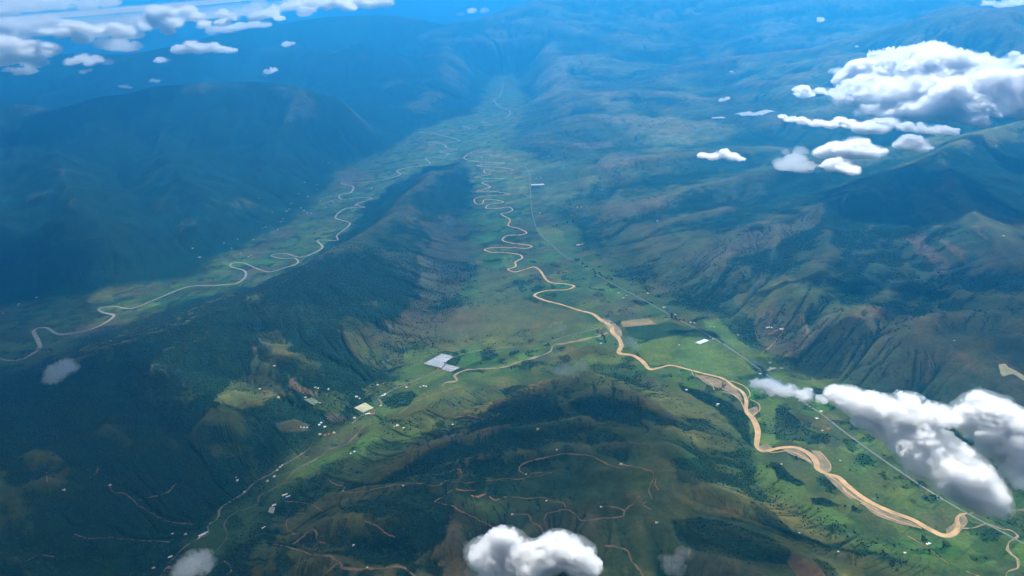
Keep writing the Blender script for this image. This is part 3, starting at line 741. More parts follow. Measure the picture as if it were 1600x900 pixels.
def grid_mesh(name, X, Y, Z):
    nr, nt = X.shape
    me = bpy.data.meshes.new(name)
    co = np.stack([X, Y, Z], -1).reshape(-1, 3).astype(np.float32)
    idx = np.arange(nr * nt, dtype=np.int32).reshape(nr, nt)
    q = np.stack([idx[:-1, :-1], idx[:-1, 1:], idx[1:, 1:], idx[1:, :-1]], -1).reshape(-1, 4)[:, ::-1]
    q = np.ascontiguousarray(q)
    me.vertices.add(len(co)); me.vertices.foreach_set('co', co.ravel())
    me.loops.add(q.size); me.loops.foreach_set('vertex_index', q.ravel())
    me.polygons.add(len(q)); me.polygons.foreach_set('loop_start', np.arange(0, q.size, 4, dtype=np.int32))
    me.polygons.foreach_set('use_smooth', np.ones(len(q), bool))
    me.update(calc_edges=True)
    return me

def structure(name, me, mat):
    if mat: me.materials.append(mat)
    o = bpy.data.objects.new(name, me); C.objects.link(o)
    o['kind'] = 'structure'
    return o

me = grid_mesh('terrain', X, Y, Z)
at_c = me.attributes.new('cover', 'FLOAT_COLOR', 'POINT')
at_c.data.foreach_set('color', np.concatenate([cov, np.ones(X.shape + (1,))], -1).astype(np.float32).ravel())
at_w = me.attributes.new('wood', 'FLOAT', 'POINT')
at_w.data.foreach_set('value', wood.astype(np.float32).ravel())
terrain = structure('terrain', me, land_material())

# ------------------------------------------------------------------ rivers, streams, roads
def lane(pts, unit, n=7, wob=0.0, seed=0):
    """picture points -> world centre line and half widths"""
    P = catmull(pts, n)
    P[:, 2] *= 1 + 1.0 * sstep(330, 230, P[:, 1])
    if wob:
        s = np.concatenate([[0], np.cumsum(np.hypot(*np.diff(P[:, :2], axis=0).T))]) + pts[0][0] * 3.7 + pts[0][1]
        k = np.minimum(1, np.minimum(np.arange(len(P)), np.arange(len(P))[::-1]) / 4)
        P[:, 0] += k * wob * (perlin(s / 9, s * 0, 3) * 1.6 + perlin(s / 3.5, s * 0, 4) * .8)
        P[:, 1] += k * wob * (perlin(s / 9, s * 0 + 5.5, 5) * 1.0 + perlin(s / 3.5, s * 0 + 5.5, 6) * .5)
        P[:, 2] *= np.clip(1 + 1.1 * perlin(s / 13, s * 0 + 9.5, 7), .35, 1.7)
    G = on_ground(P[:, 0], P[:, 1])
    xy = G[:, :2].copy()
    w = P[:, 2] * unit / 2
    return xy, w

def ribbon_mesh(name, lanes, lift):
    V = []; Fc = []
    for xy, w in lanes:
        d = np.gradient(xy, axis=0); nn = np.stack([-d[:, 1], d[:, 0]], -1); nn /= np.linalg.norm(nn, axis=1)[:, None] + 1e-9
        ofs = (-1, -0.5, 0, 0.5, 1)
        base = len(V)
        for k in ofs:
            p = xy + nn * (w * k)[:, None]
            z = ground(p[:, 0], p[:, 1]) + lift
            V.extend(np.column_stack([p, z]).tolist())
        N = len(xy)
        for a in range(len(ofs) - 1):
            for i in range(N - 1):
                q = base + a * N + i
                Fc.append((q, q + N, q + N + 1, q + 1))
    me = bpy.data.meshes.new(name)
    me.from_pydata(V, [], Fc)
    bm = bmesh.new(); bm.from_mesh(me)
    for f in bm.faces:
        f.normal_update()
        if f.normal.z < 0: f.normal_flip()
    bm.to_mesh(me); bm.free()
    for p in me.polygons: p.use_smooth = True
    return me

def shape_mesh(name, polys, lift, rag=0.0):
    V = []; Fc = []
    for P in polys:
        Q = np.array(P, float); Q = catmull(np.vstack([Q, Q[:1]]), 5)[:-1]
        c = Q.mean(0)
        rings = [1.0, 0.66, 0.33]
        b = len(V); N = len(Q)
        for s in rings:
            G = on_ground(c[0] + (Q[:, 0] - c[0]) * s, c[1] + (Q[:, 1] - c[1]) * s)
            G[:, 2] += lift
            V.extend(G.tolist())
        G = on_ground([c[0]], [c[1]]); G[:, 2] += lift; V.extend(G.tolist())
        for r in range(2):
            for i in range(N):
                j = (i + 1) % N
                Fc.append((b + r * N + i, b + r * N + j, b + (r + 1) * N + j, b + (r + 1) * N + i))
        for i in range(N): Fc.append((b + 2 * N + i, b + 2 * N + (i + 1) % N, b + 3 * N))
    me = bpy.data.meshes.new(name); me.from_pydata(V, [], Fc)
    bm = bmesh.new(); bm.from_mesh(me)
    for f in bm.faces:
        f.normal_update()
        if f.normal.z < 0: f.normal_flip()
    bm.to_mesh(me); bm.free()
    return me

m_mud = plain('muddy_water', (0.42, 0.26, 0.11), 0.6, 0.38, 0.011)
m_sand = plain('river_sand', (0.20, 0.150, 0.09), 0.95, 0.5, 0.015)
m_grey = plain('silty_water', (0.25, 0.225, 0.18), 0.85, 0.15, 0.012)
m_strm = plain('stream_bed', (0.24, 0.18, 0.10), 0.8, 0.3, 0.02)
m_gravel = plain('brook_gravel', (0.115, 0.098, 0.07), 0.9, 0.35, 0.02)
m_asph = plain('worn_asphalt', (0.17, 0.175, 0.17), 0.9, 0.15, 0.02)
m_dirt = plain('pale_dirt', (0.17, 0.145, 0.105), 0.95, 0.25, 0.03)
m_track = plain('clay_track', (0.27, 0.15, 0.075), 0.95, 0.35, 0.02)
m_cut = plain('red_clay', (0.42, 0.17, 0.075), 0.95, 0.25, 0.03)

structure('sandbar', shape_mesh('sandbar', SANDBARS + SAND_FLATS, 1.2), m_sand)
structure('river', ribbon_mesh('river', [lane(RIVER_MAIN, 25)] + [lane(b, 19) for b in BRAID], 2.2), m_mud)
structure('side_river', ribbon_mesh('side_river', [lane(RIVER_LEFT, 26)], 2.2), m_grey)
for nm, pts in STREAMS:
    dull = pts[0][1] > 640 and pts[0][0] < 700       # the grey gravel brook of the near valley
    structure('stream', ribbon_mesh('stream', [lane(pts, 19 if dull else 24, wob=.6)], 1.8), m_gravel if dull else m_strm)
structure('road', ribbon_mesh('road', [lane(HIGHWAY, 17)], 3.2), m_asph)
for nm, pts in ROADS:
    mt = {'dirt_road': m_dirt, 'mountain_track': m_track, 'red_cut': m_cut}[nm]
    structure('track' if nm != 'dirt_road' else 'road', ribbon_mesh(nm, [lane(pts, 24, wob=.5 if nm == 'dirt_road' else 1.1)], 2.6), mt)

# ------------------------------------------------------------------ haze
def haze():
    bm = bmesh.new()
    bmesh.ops.create_cube(bm, size=1.0)
    x0, x1, y0, y1, z0, z1 = -330000, 330000, -40000, 330000, -3.0, 4400.0
    z1 = max(z1, float(Z.max()) + 60.0)
    for v in bm.verts:
        v.co = (x0 if v.co.x < 0 else x1, y0 if v.co.y < 0 else y1, z0 if v.co.z < 0 else z1)
    me = bpy.data.meshes.new('haze'); bm.to_mesh(me); bm.free()
    mt = bpy.data.materials.new('haze')
    n, l = nodes_of(mt); n.clear()
    o = n.new('ShaderNodeOutputMaterial'); v = n.new('ShaderNodeVolumePrincipled')
    v.inputs['Color'].default_value = (*HAZE_COLOR, 1)
    v.inputs['Density'].default_value = HAZE_DENSITY
    v.inputs['Density Attribute'].default_value = ''
    v.inputs['Anisotropy'].default_value = HAZE_G
    v.inputs['Absorption Color'].default_value = (*HAZE_ABS, 1)
    l.new(v.outputs[0], o.inputs['Volume'])
    me.materials.append(mt)
    ob = bpy.data.objects.new('haze', me); C.objects.link(ob)
    ob['kind'] = 'stuff'
haze()

# ------------------------------------------------------------------ clouds
def lattice_noise(shape, cell, rs):
    """smooth noise on a 3D grid from a random lattice of the given cell (in voxels)"""
    A = None
    cell = (cell,) * 3 if np.isscalar(cell) else cell
    n = [int(math.ceil(s / c)) + 3 for s, c in zip(shape, cell)]
    L = rs.uniform(-1, 1, n).astype(np.float32)
    for ax in range(3):
        t = np.arange(shape[ax]) / cell[ax] + rs.uniform(0, 1); i = t.astype(int); f = (t - i).astype(np.float32); f = f * f * (3 - 2 * f)
        M = np.zeros((shape[ax], n[ax]), np.float32)
        M[np.arange(shape[ax]), i] = 1 - f; M[np.arange(shape[ax]), np.minimum(i + 1, n[ax] - 1)] += f
        L = np.moveaxis(np.tensordot(M, L, axes=(1, ax)), 0, ax)
    return L

def surface_nets(Fd, org, h):
    """closed quad mesh round Fd > 0"""
    Fd = np.pad(Fd, 1, constant_values=-1.0)
    org = np.asarray(org) - h
    S = Fd > 0
    nx, ny, nz = S.shape
    cs = [(i, j, k) for i in (0, 1) for j in (0, 1) for k in (0, 1)]
    sub = lambda A, c: A[c[0]:nx - 1 + c[0], c[1]:ny - 1 + c[1], c[2]:nz - 1 + c[2]]
    cnt = sum(sub(S, c).astype(np.int8) for c in cs)
    act = (cnt > 0) & (cnt < 8)
    ii = np.stack(np.nonzero(act), -1)
    acc = np.zeros((len(ii), 3), np.float32); num = np.zeros(len(ii), np.float32)
    vals = {c: sub(Fd, c)[act] for c in cs}
    for c in cs:
        for ax in range(3):
            if c[ax] == 0:
                d = list(c); d[ax] = 1; d = tuple(d)
                a, b = vals[c], vals[d]
                k = (a > 0) != (b > 0)
                t = np.where(k, a / np.where(k, a - b, 1), 0)
                p = np.array(c, np.float32)[None, :].repeat(len(a), 0); p[:, ax] = t
                acc += np.where(k[:, None], p, 0); num += k
    pos = (ii + acc / np.maximum(num, 1)[:, None]) * h + org
    vid = np.full(act.shape, -1, np.int64); vid[act] = np.arange(len(ii))
    quads = []
    for ax in range(3):
        a = [slice(1, None)] * 3
        s0 = S; s1 = np.roll(S, -1, ax)
        e = (s0 != s1); sl = [slice(1, nx - 1), slice(1, ny - 1), slice(1, nz - 1)]; sl[ax] = slice(0, [nx, ny, nz][ax] - 1)
        m_ = np.zeros(S.shape, bool); m_[tuple(sl)] = e[tuple(sl)]
        I = np.stack(np.nonzero(m_), -1)
        o1, o2 = [(1, 2), (2, 0), (0, 1)][ax]
        def V(d1, d2):
            J = I.copy(); J[:, o1] -= d1; J[:, o2] -= d2
            return vid[J[:, 0], J[:, 1], J[:, 2]]
        q = np.stack([V(1, 1), V(0, 1), V(0, 0), V(1, 0)], -1)
        ins = S[tuple(I.T)]
        q[~ins] = q[~ins][:, ::-1]
        quads.append(q)
    return pos, np.vstack(quads)

def mesh_from(name, pos, quads):
    me = bpy.data.meshes.new(name)
    me.vertices.add(len(pos)); me.vertices.foreach_set('co', pos.astype(np.float32).ravel())
    me.loops.add(quads.size); me.loops.foreach_set('vertex_index', quads.astype(np.int32).ravel())
    me.polygons.add(len(quads)); me.polygons.foreach_set('loop_start', np.arange(0, quads.size, 4, dtype=np.int32))
    me.update(calc_edges=True)
    return me

_vm = {}
def vapour(dens):
    if dens not in _vm:
        mt = bpy.data.materials.new('cloud_vapour')
        n, l = nodes_of(mt); n.clear()
        o = n.new('ShaderNodeOutputMaterial'); v = n.new('ShaderNodeVolumeScatter')
        v.inputs['Color'].default_value = (0.998, 0.998, 0.998, 1)
        v.inputs['Density'].default_value = dens
        v.inputs['Anisotropy'].default_value = 0.78
        l.new(v.outputs[0], o.inputs['Volume'])
        _vm[dens] = mt
    return _vm[dens]

def cloud(lobes, alt, label, dens=1.0, veil=0.0, seed=1, flat=0.6, rough=0.8, vox=1.5, group=None, lean=0.4, D=None, soft=0.5):
    """lobes: (picture u, v, radius px) all floating with their bases at one height; dens = optical depth of one median lobe radius"""
    rs = np.random.RandomState(seed)
    L = np.array(lobes, float)
    # lobes stand partly behind, partly above one another
    d = ray(L[:, 0], L[:, 1]); hd = np.hypot(d[:, 0], d[:, 1]); wt = L[:, 2] / L[:, 2].sum()
    if D is None:
        D = (alt - CAM_H) / (d[:, 2] * wt).sum() * (hd * wt).sum()
        fl = (alt - CAM_H) / np.minimum(d[:, 2], -1e-3) * hd
        gd = D + lean * np.clip(fl - D, -.35 * D, .35 * D)
    else:
        gd = D * (1 + rs.uniform(-.02, .02, len(L)))
    P3 = d * (gd / hd)[:, None]; P3[:, 2] += CAM_H
    dist = np.linalg.norm(d, axis=1) * gd / hd
    r = L[:, 2] * dist / F_PX * np.linalg.norm(d, axis=1)
    c0 = (P3 * wt[:, None]).sum(0)
    cen = P3 - c0
    # smaller heads boiling out of every lobe
    k = np.repeat(np.arange(len(r)), 8); j = rs.normal(0, 1, (len(k), 3)); j /= np.linalg.norm(j, axis=1)[:, None]
    j[:, 2] = np.where(j[:, 2] < 0, j[:, 2] * .3, j[:, 2] * .7)
    cen = np.vstack([cen, cen[k] + j * (r[k] * rs.uniform(.7, 1.25, len(k)))[:, None]]); r = np.concatenate([r, r[k] * rs.uniform(.16, .5, len(k))])
    # turn the grid so that its axes follow the line of sight
    a = math.atan2(c0[0], c0[1]); ca, sa = math.cos(a), math.sin(a)
    Rm = np.array([[ca, -sa, 0], [sa, ca, 0], [0, 0, 1]])
    loc = cen @ Rm.T
    h = vox * dist.mean() / F_PX
    lo = (loc - r[:, None] * 1.6).min(0); hi = (loc + r[:, None] * 1.6).max(0)
    lo[2] = (loc[:, 2] - r * 0.8).min(); hi[2] = (loc[:, 2] + r * 1.3).max()
    n = np.ceil((hi - lo) / h).astype(int) + 2
    while n.prod() > 9e6:
        h *= 1.15; n = np.ceil((hi - lo) / h).astype(int) + 2
    ax = [lo[i] + h * np.arange(n[i]) for i in range(3)]
    Fd = np.zeros(n, np.float32)
    for p, rr in zip(loc, r):
        s = [slice(max(0, int((p[i] - 1.75 * rr - lo[i]) / h)), int((p[i] + 1.75 * rr - lo[i]) / h) + 2) for i in range(3)]
        dz = ax[2][s[2]] - p[2]
        dz = np.where(dz < 0, dz / (flat * .62), dz / flat)
        d = np.sqrt(((ax[0][s[0]] - p[0]) ** 2)[:, None, None] + ((ax[1][s[1]] - p[1]) ** 2)[None, :, None] + (dz ** 2)[None, None, :]) / rr
        sub = Fd[tuple(s)]
        sub += np.clip(1.7 - d, 0, None).astype(np.float32) ** 2 * .62
    Fd = np.sqrt(Fd); Fv = np.minimum(Fd - .46 - 4 * np.clip(.2 - Fd, 0, 1), 1.1); Fd = np.minimum(Fd - .46 - 3.6 * np.clip(.2 - Fd, 0, 1), 1.1)
    med = np.median(r[:len(L)])
    base = max(2.5, 1.1 * med / h)
    nz = lattice_noise(n, base, rs) * .5 + np.abs(lattice_noise(n, max(2.0, base * .5), rs)) * .6 - .16
    if base * .24 > 1.2: nz += (np.abs(lattice_noise(n, base * .24, rs)) - .3) * .75
    if base * .12 > 1.2: nz += (np.abs(lattice_noise(n, base * .12, rs)) - .3) * .7
    wisp = lattice_noise(n, (base * 2.2, base * 1.3, max(1.6, base * .6)), rs) * .5 + lattice_noise(n, (max(2., base * .9), max(1.8, base * .5), max(1.5, base * .25)), rs) * .45
    if base * .3 > 1.3: wisp += lattice_noise(n, (max(1.5, base * .45), max(1.3, base * .22), max(1.2, base * .12)), rs) * .35
    Fw = Fv + (.35 * rough * nz + .75 * wisp).astype(np.float32)
    Fd = Fd + rough * (nz + .35 * wisp).astype(np.float32)
    for A in (Fd, Fw): A[[0, -1]] = -1; A[:, [0, -1]] = -1; A[:, :, [0, -1]] = -1
    def shell(thr, name, density):
        pos, q = surface_nets((Fw if name == 'veil' else Fd) - thr, lo, h)
        lab = np.arange(len(pos))                      # keep the one connected body
        e = np.vstack([q[:, [0, 1]], q[:, [1, 2]], q[:, [2, 3]], q[:, [3, 0]]])
        for _ in range(400):
            old = lab.copy()
            np.minimum.at(lab, e[:, 0], lab[e[:, 1]]); np.minimum.at(lab, e[:, 1], lab[e[:, 0]])
            lab = lab[lab]
            if (lab == old).all(): break
        big = np.bincount(lab).argmax(); kp = lab == big
        new = np.cumsum(kp) - 1
        q = new[q[kp[q[:, 0]]]]; pos = pos[kp]
        pos = pos @ Rm
        me = mesh_from(name, pos, q)
        me.materials.append(vapour(round(density, 6)))
        return bpy.data.objects.new(name, me)
    d_px = F_PX / dist.mean() * min(dens, 2.0) / 2.0 * (1.0 if dens > .8 else .8)
    o = shell(.03, 'cloud', d_px / 5.0)
    o.location = c0; C.objects.link(o)
    o['label'] = label; o['category'] = 'cloud'
    if group: o['group'] = group
    if veil:
        w = shell(-1.55 * veil, 'veil', d_px / 20.0); w.parent = o; C.objects.link(w)
    if veil and dens > .8:
        w = shell(.14, 'core', d_px / 1.8); w.parent = o; C.objects.link(w)
    return o

def layer(name, outline, alt, thick, tau, seed, edge, label, holes=0.35):
    """a sheet of stratus: lens shaped, thinning to nothing at its ragged rim"""
    P = np.array(outline, float)
    lo = P.min(0) - edge; hi = P.max(0) + edge
    st = edge / 5
    gx = np.arange(lo[0], hi[0], st); gy = np.arange(lo[1], hi[1], st)
    A, B = np.meshgrid(gx, gy, indexing='ij')
    wx = fbm(A, B, edge * 2.5, 3, seed) * edge * .9; wy = fbm(A, B, edge * 2.5, 3, seed + 7) * edge * .9
    t = sstep(-edge * .2, edge * 1.2, poly_sd(A + wx, B + wy, P)) * np.clip(1 - holes + 1.2 * holes * fbm(A, B, edge * 2, 3, seed + 3), 0, 1.3)
    keep = t > 0.02
    idx = np.full(A.shape, -1); 
    cell = keep[:-1, :-1] & keep[1:, :-1] & keep[:-1, 1:] & keep[1:, 1:]
    use = np.zeros(A.shape, bool)
    for a in (0, 1):
        for b in (0, 1): use[a:A.shape[0] - 1 + a, b:A.shape[1] - 1 + b] |= cell
    n = int(use.sum()); idx[use] = np.arange(n)
    tt = t[use] * thick
    V = np.concatenate([np.column_stack([A[use], B[use], alt + tt * .6 + 1]), np.column_stack([A[use], B[use], alt - tt * .4 - 1])])
    i, j = np.nonzero(cell)
    q = np.column_stack([idx[i, j], idx[i + 1, j], idx[i + 1, j + 1], idx[i, j + 1]])
    F_ = [tuple(x) for x in q] + [tuple(x[::-1] + n) for x in q]
    ed = {}
    for x in q:
        for a, b in zip(x, np.roll(x, -1)):
            if (b, a) in ed: del ed[(b, a)]
            else: ed[(a, b)] = 1
    F_ += [(b, a, a + n, b + n) for a, b in ed]
    me = bpy.data.meshes.new(name); me.from_pydata(V.tolist(), [], F_)
    for p in me.polygons: p.use_smooth = True
    me.materials.append(vapour(round(tau / thick, 7)))
    o = bpy.data.objects.new(name, me); C.objects.link(o)
    o['label'] = label; o['category'] = 'cloud'
    return o

# unseen stratus sheets added above the aeroplane to shade ground and haze
SHIFT = np.array([sdir.x, sdir.y]) / sdir.z
def shade(outline, hgt, alt, thick, tau, seed, edge, label, more=()):
    W = at([p[0] for p in outline], [p[1] for p in outline], hgt) + SHIFT * (alt - hgt)
    if more: W = np.vstack([W, np.array(more, float)])
    return layer('cloud', W, alt, thick, tau, seed, edge, label)
shade([(-900,420),(-300,390),(0,385),(130,420),(230,470),(310,530),(390,600),(430,700),(440,800),(300,960),(-400,960),(-900,600)], 300, 6500, 700, 9.0, 301, 2200, 'broad unseen cloud sheet added to shade the left hills')
shade([(300,660),(480,655),(600,668),(720,645),(900,612),(1000,612),(1060,660),(1100,740),(1180,790),(1330,830),(1480,840),(1640,880)], 200, 6300, 500, 3.2, 311, 500, 'thinner unseen cloud sheet added to shade the near hills', more=[(9000, 10000), (5000, 9500), (2600, 8200), (-2000, 7800), (-8000, 7800), (-14000, 7800)])
layer('cloud', [(14000, 5700), (14000, -3000), (-14000, -3000), (-14000, 8600), (-7000, 8300), (-4500, 6300), (0, 5500)], 6300, 500, 8.0, 317, 700, 'unseen cloud sheet added to shade the haze near the aeroplane')  # added overhead to keep the sun off the nearest haze

shade([(1310,400),(1450,370),(1650,360),(1900,420),(1900,700),(1640,650),(1500,600),(1400,560),(1330,500)], 500, 6800, 500, 1.6, 315, 1000, 'thin unseen cloud sheet added to shade the right hand mountain')  # added out of view to dim the right side

cloud([(1440,115,38),(1400,110,32),(1480,125,40),(1520,140,36),(1560,150,34),(1350,125,24),(1330,120,15),(1308,112,8),(1340,150,25),(1380,150,30),(1430,150,34),(1360,175,15),(1390,176,16),(1470,165,32),(1515,178,18),(1525,190,13),(1578,165,24),(1590,140,20),(1440,95,20),(1410,97,17),(1500,105,18),(1300,145,9),(1283,143,7),(1320,152,11)], 1900, 'largest bright white cloud heaped over the right side', rough=1.05, dens=1.3, veil=.16, seed=3)
cloud([(1510,92,9),(1530,97,8),(1490,90,7)], 1900, 'small white tuft behind the top of the largest cloud', dens=1.6, veil=.12, seed=4)
cloud([(1565,80,10),(1575,84,8),(1585,98,12),(1597,110,14),(1604,95,10)], 1900, 'white cloud lump at the right edge above the largest cloud', dens=2.0, veil=.12, seed=5)
cloud([(1222,183,5),(1235,187,7),(1255,190,8),(1275,193,9),(1300,196,8),(1312,188,7),(1330,196,9),(1352,202,12),(1375,203,10),(1392,194,10),(1415,200,9),(1440,203,9),(1465,205,10),(1485,207,7),(1370,190,6)], 1900, 'long thin strip of white cloud below the largest cloud', dens=2.0, veil=.14, seed=6)
cloud([(1256,147,10),(1262,165,9),(1250,140,7)], 1900, 'upright little cloud just left of the largest cloud', dens=1.5, veil=.14, seed=7)
cloud([(1240,255,17),(1225,260,10),(1258,262,13),(1228,238,5),(1290,240,12),(1310,235,15),(1335,235,19),(1360,240,14),(1310,260,15),(1330,268,10),(1245,222,6),(1275,225,4),(1250,236,8)], 1800, 'bright white double cloud below the long thin strip', dens=2.4, veil=.14, seed=8)
cloud([(1425,225,14),(1410,228,9),(1440,232,9)], 1850, 'compact white puff right of the bright double cloud', dens=2.2, veil=.12, seed=9)
cloud([(1098,244,7),(1115,246,8),(1130,242,9),(1145,247,9),(1158,249,6),(1132,237,5)], 1700, 'small flat white cloud alone over the middle hills', dens=2.0, veil=.12, seed=10)
cloud([(1185,602,10),(1205,606,15),(1230,612,13),(1258,619,11),(1282,625,8)], 1300, 'thin tapering white wing of cloud beside the road', dens=1.1, veil=.22, seed=11)
cloud([(1308,616,13),(1325,622,17),(1345,634,20),(1368,640,22),(1395,648,24),(1420,628,14),(1430,650,22),(1462,652,18),(1355,660,14),(1388,672,18),(1418,690,20),(1440,700,26),(1462,718,30),(1490,738,30),(1515,760,26),(1535,778,20),(1552,790,14),(1440,728,18),(1405,680,12)], 1400, 'large soft white cloud over the river at lower right', dens=1.3, veil=.35, seed=12, rough=1.0, soft=.35)
cloud([(1512,650,18),(1540,642,22),(1565,655,22),(1590,672,24),(1540,672,20),(1570,690,20),(1604,700,22),(1550,708,14),(1585,730,16),(1610,745,18)], 1400, 'soft white cloud against the right edge beside the larger one', dens=1.2, veil=.35, seed=112, rough=1.0, soft=.35)
cloud([(762,866,23),(790,850,22),(810,872,25),(850,872,25),(872,852,20),(895,866,23),(912,886,18),(760,892,20),(830,898,22)], 1400, 'white two humped cloud at the bottom middle', dens=1.3, veil=.35, rough=1.0, seed=13)
cloud([(96,579,13),(84,590,10),(106,571,8)], 1400, 'small dim wisp of cloud over the dark left hills', dens=.45, veil=.3, rough=1.5, seed=14)
cloud([(300,886,18),(316,873,11),(288,896,12)], 1300, 'faint grey wisp beside the winding road at the bottom', dens=.4, veil=.3, rough=1.5, seed=15)
cloud([(984,536,9),(993,544,7),(978,529,6)], 900, 'thin white wisp touching the bank of the muddy river', dens=.5, veil=.3, rough=1.5, seed=16)
cloud([(882,580,12),(908,572,10),(895,585,8)], 900, 'pale veil over the hilltop left of the muddy river', dens=.25, veil=.3, rough=1.5, seed=17)
cloud([(876,513,8),(866,509,6)], 900, 'faint patch of mist above the olive fields', dens=.25, veil=.3, rough=1.5, seed=18)
cloud([(1052,884,13),(1070,866,10),(1040,872,8)], 1000, 'faint mist over the dark wood at the bottom', dens=.22, veil=.3, rough=1.5, seed=19)
FA = 2900
cloud([(10,70,12),(25,78,10),(0,95,14),(25,92,14),(45,72,10),(60,85,12),(72,80,12),(15,60,8),(55,100,10),(-15,85,14)], FA, 'cloud heap at the far left edge of the distant bank', dens=1.5, veil=.15, seed=21, D=24000)
cloud([(28,113,7),(45,112,7),(12,110,5)], FA, 'small low puff under the leftmost cloud heap', dens=1.3, veil=.12, seed=22, D=24000)
cloud([(95,55,9),(110,45,12),(125,50,12),(140,48,10),(155,52,10),(170,50,11),(180,45,9),(195,52,12),(210,55,10),(130,62,10),(165,70,10),(185,72,12),(205,75,10),(75,50,8)], FA, 'broad cream cloud right of the leftmost heap', dens=1.6, veil=.15, seed=23, D=24000)
cloud([(245,27,14),(260,22,12),(250,40,8),(270,38,10),(262,50,8),(238,18,8)], FA, 'tall cream cloud tower behind the second ridge', dens=1.6, veil=.15, seed=24, D=24000)
cloud([(292,17,9),(308,28,9),(320,40,8)], FA, 'slanting cream cloud right of the tall tower', dens=1.2, veil=.15, seed=25, D=24000)
cloud([(350,22,8),(345,35,7),(362,28,8),(352,38,6)], FA, 'small knobbly cream cloud in the middle of the bank', dens=1.5, veil=.15, seed=26, D=24000)
cloud([(395,15,9),(405,6,8),(395,28,7),(410,25,10),(425,22,9),(437,30,6),(430,15,7)], FA, 'bright cauliflower cloud with a leaning top in the bank', dens=1.8, veil=.13, seed=27, D=24000)
cloud([(460,8,13),(480,14,11),(490,4,12),(475,22,7),(510,10,11),(530,6,12),(545,13,9),(560,4,12),(580,8,10),(600,5,11),(620,6,9),(640,2,9),(662,0,8),(690,-2,8)], FA, 'long row of cream clouds along the top edge', dens=1.8, veil=.14, seed=28, D=24000)
cloud([(268,72,9),(285,78,10),(300,75,11),(315,78,10),(330,75,10),(345,78,9),(360,80,7)], FA, 'flat bottomed lens of white cloud on the second ridge', dens=2.0, veil=.13, seed=29, D=25500)
cloud([(250,95,6),(260,95,5)], FA, 'tiny puff at the left foot of the lens cloud', dens=1.3, veil=.12, seed=30, D=25500)
cloud([(420,113,6),(428,110,5),(414,117,4)], 2000, 'small ragged puff above the dark mountain crest', dens=1.2, veil=.13, seed=31)
cloud([(437,73,5),(448,70,6),(457,68,4)], FA, 'small puff on top of the second ridge', dens=1.1, veil=.13, seed=32, D=28000)
cloud([(680,27,4),(700,26,4),(718,23,5),(738,18,6),(758,17,6),(772,19,5)], FA, 'row of thin far puffs in front of the high peak', dens=.9, veil=.13, seed=33, D=30000)
cloud([(1284,32,5),(1290,37,4)], 2000, 'tiny pale puff over the distant town', dens=1.0, veil=.12, seed=34)
cloud([(1143,112,3),(1146,115,2.5)], 1700, 'tiny white fleck over the far hills left of the big cloud', dens=1., veil=.12, seed=35)
cloud([(1128,157,4),(1136,154,4),(1133,148,3)], 1500, 'tiny ragged cloud beside the far white greenhouses', dens=.9, veil=.12, seed=36)
cloud([(1339,73,2.5),(1340,69,2.5)], 1800, 'tiny upright fleck of cloud before the far right range', dens=1., veil=.12, seed=37)
cloud([(1528,8,5),(1545,6,6),(1565,8,6),(1585,6,7),(1600,8,6)], FA, 'flat white cloud at the top right corner', dens=1.5, veil=.13, seed=38, D=26000)
cloud([(130,113,4),(140,110,3),(160,107,3)], 2200, 'faint fleck of cloud left of the second crest', dens=.8, veil=.12, seed=39)
cloud([(188,135,3),(196,136,4),(203,137,3)], 1900, 'faint low puff above the left dip of the dark mountain', dens=.8, veil=.12, seed=40)
cloud([(238,126,4),(246,127,4)], 1900, 'faint puff just above the dark mountain top', dens=.8, veil=.12, seed=41)
cloud([(-10,48,12),(12,42,12),(35,46,13),(60,40,12),(82,36,10),(30,56,10),(70,50,10)], FA, 'pale grey cloud behind the two leftmost heaps', dens=1.2, veil=.25, seed=51, D=30000)
cloud([(215,36,10),(200,32,9),(225,44,8),(280,52,9),(300,50,9),(320,54,8)], FA, 'pale cloud filling the gap under the tall cream tower', dens=1.1, veil=.25, seed=52, D=29000)
cloud([(335,48,9),(358,46,9),(375,42,8),(398,40,8),(415,40,7)], FA, 'pale low cloud under the knobbly cloud of the bank', dens=1.1, veil=.25, seed=53, D=29000)
cloud([(130,92,8),(112,98,7),(150,94,7),(168,98,6),(140,100,6)], FA, 'ragged grey scrap hanging under the broad cream cloud', dens=1.0, veil=.25, seed=54, D=26000)
cloud([(-20,14,14),(20,12,14),(60,10,13),(100,8,12),(140,8,11),(170,4,10),(0,18,12)], FA, 'smooth pale cloud veil along the top left corner', dens=.9, veil=.3, seed=55, D=34000)
# pale bank closing the horizon at top left
_bank = [(-70000, 26000), (-30000, 24500), (-19000, 25500), (-12000, 28000), (-7500, 32000), (-6500, 44000), (-14000, 60000), (-50000, 90000), (-110000, 90000)]
layer('cloud', _bank, 3300, 500, 3.5, 321, 2600, 'pale bank of cloud closing the horizon at top left', holes=.45)
_top = [(-90000, 24000), (-30000, 22000), (-15000, 24000), (-9000, 30000), (-8000, 45000), (-14000, 70000), (-40000, 110000), (-120000, 110000)]
layer('cloud', _top, 3790, 200, 3.0, 331, 2600, 'thin pale sheet of cloud just under the horizon at top left', holes=.35)

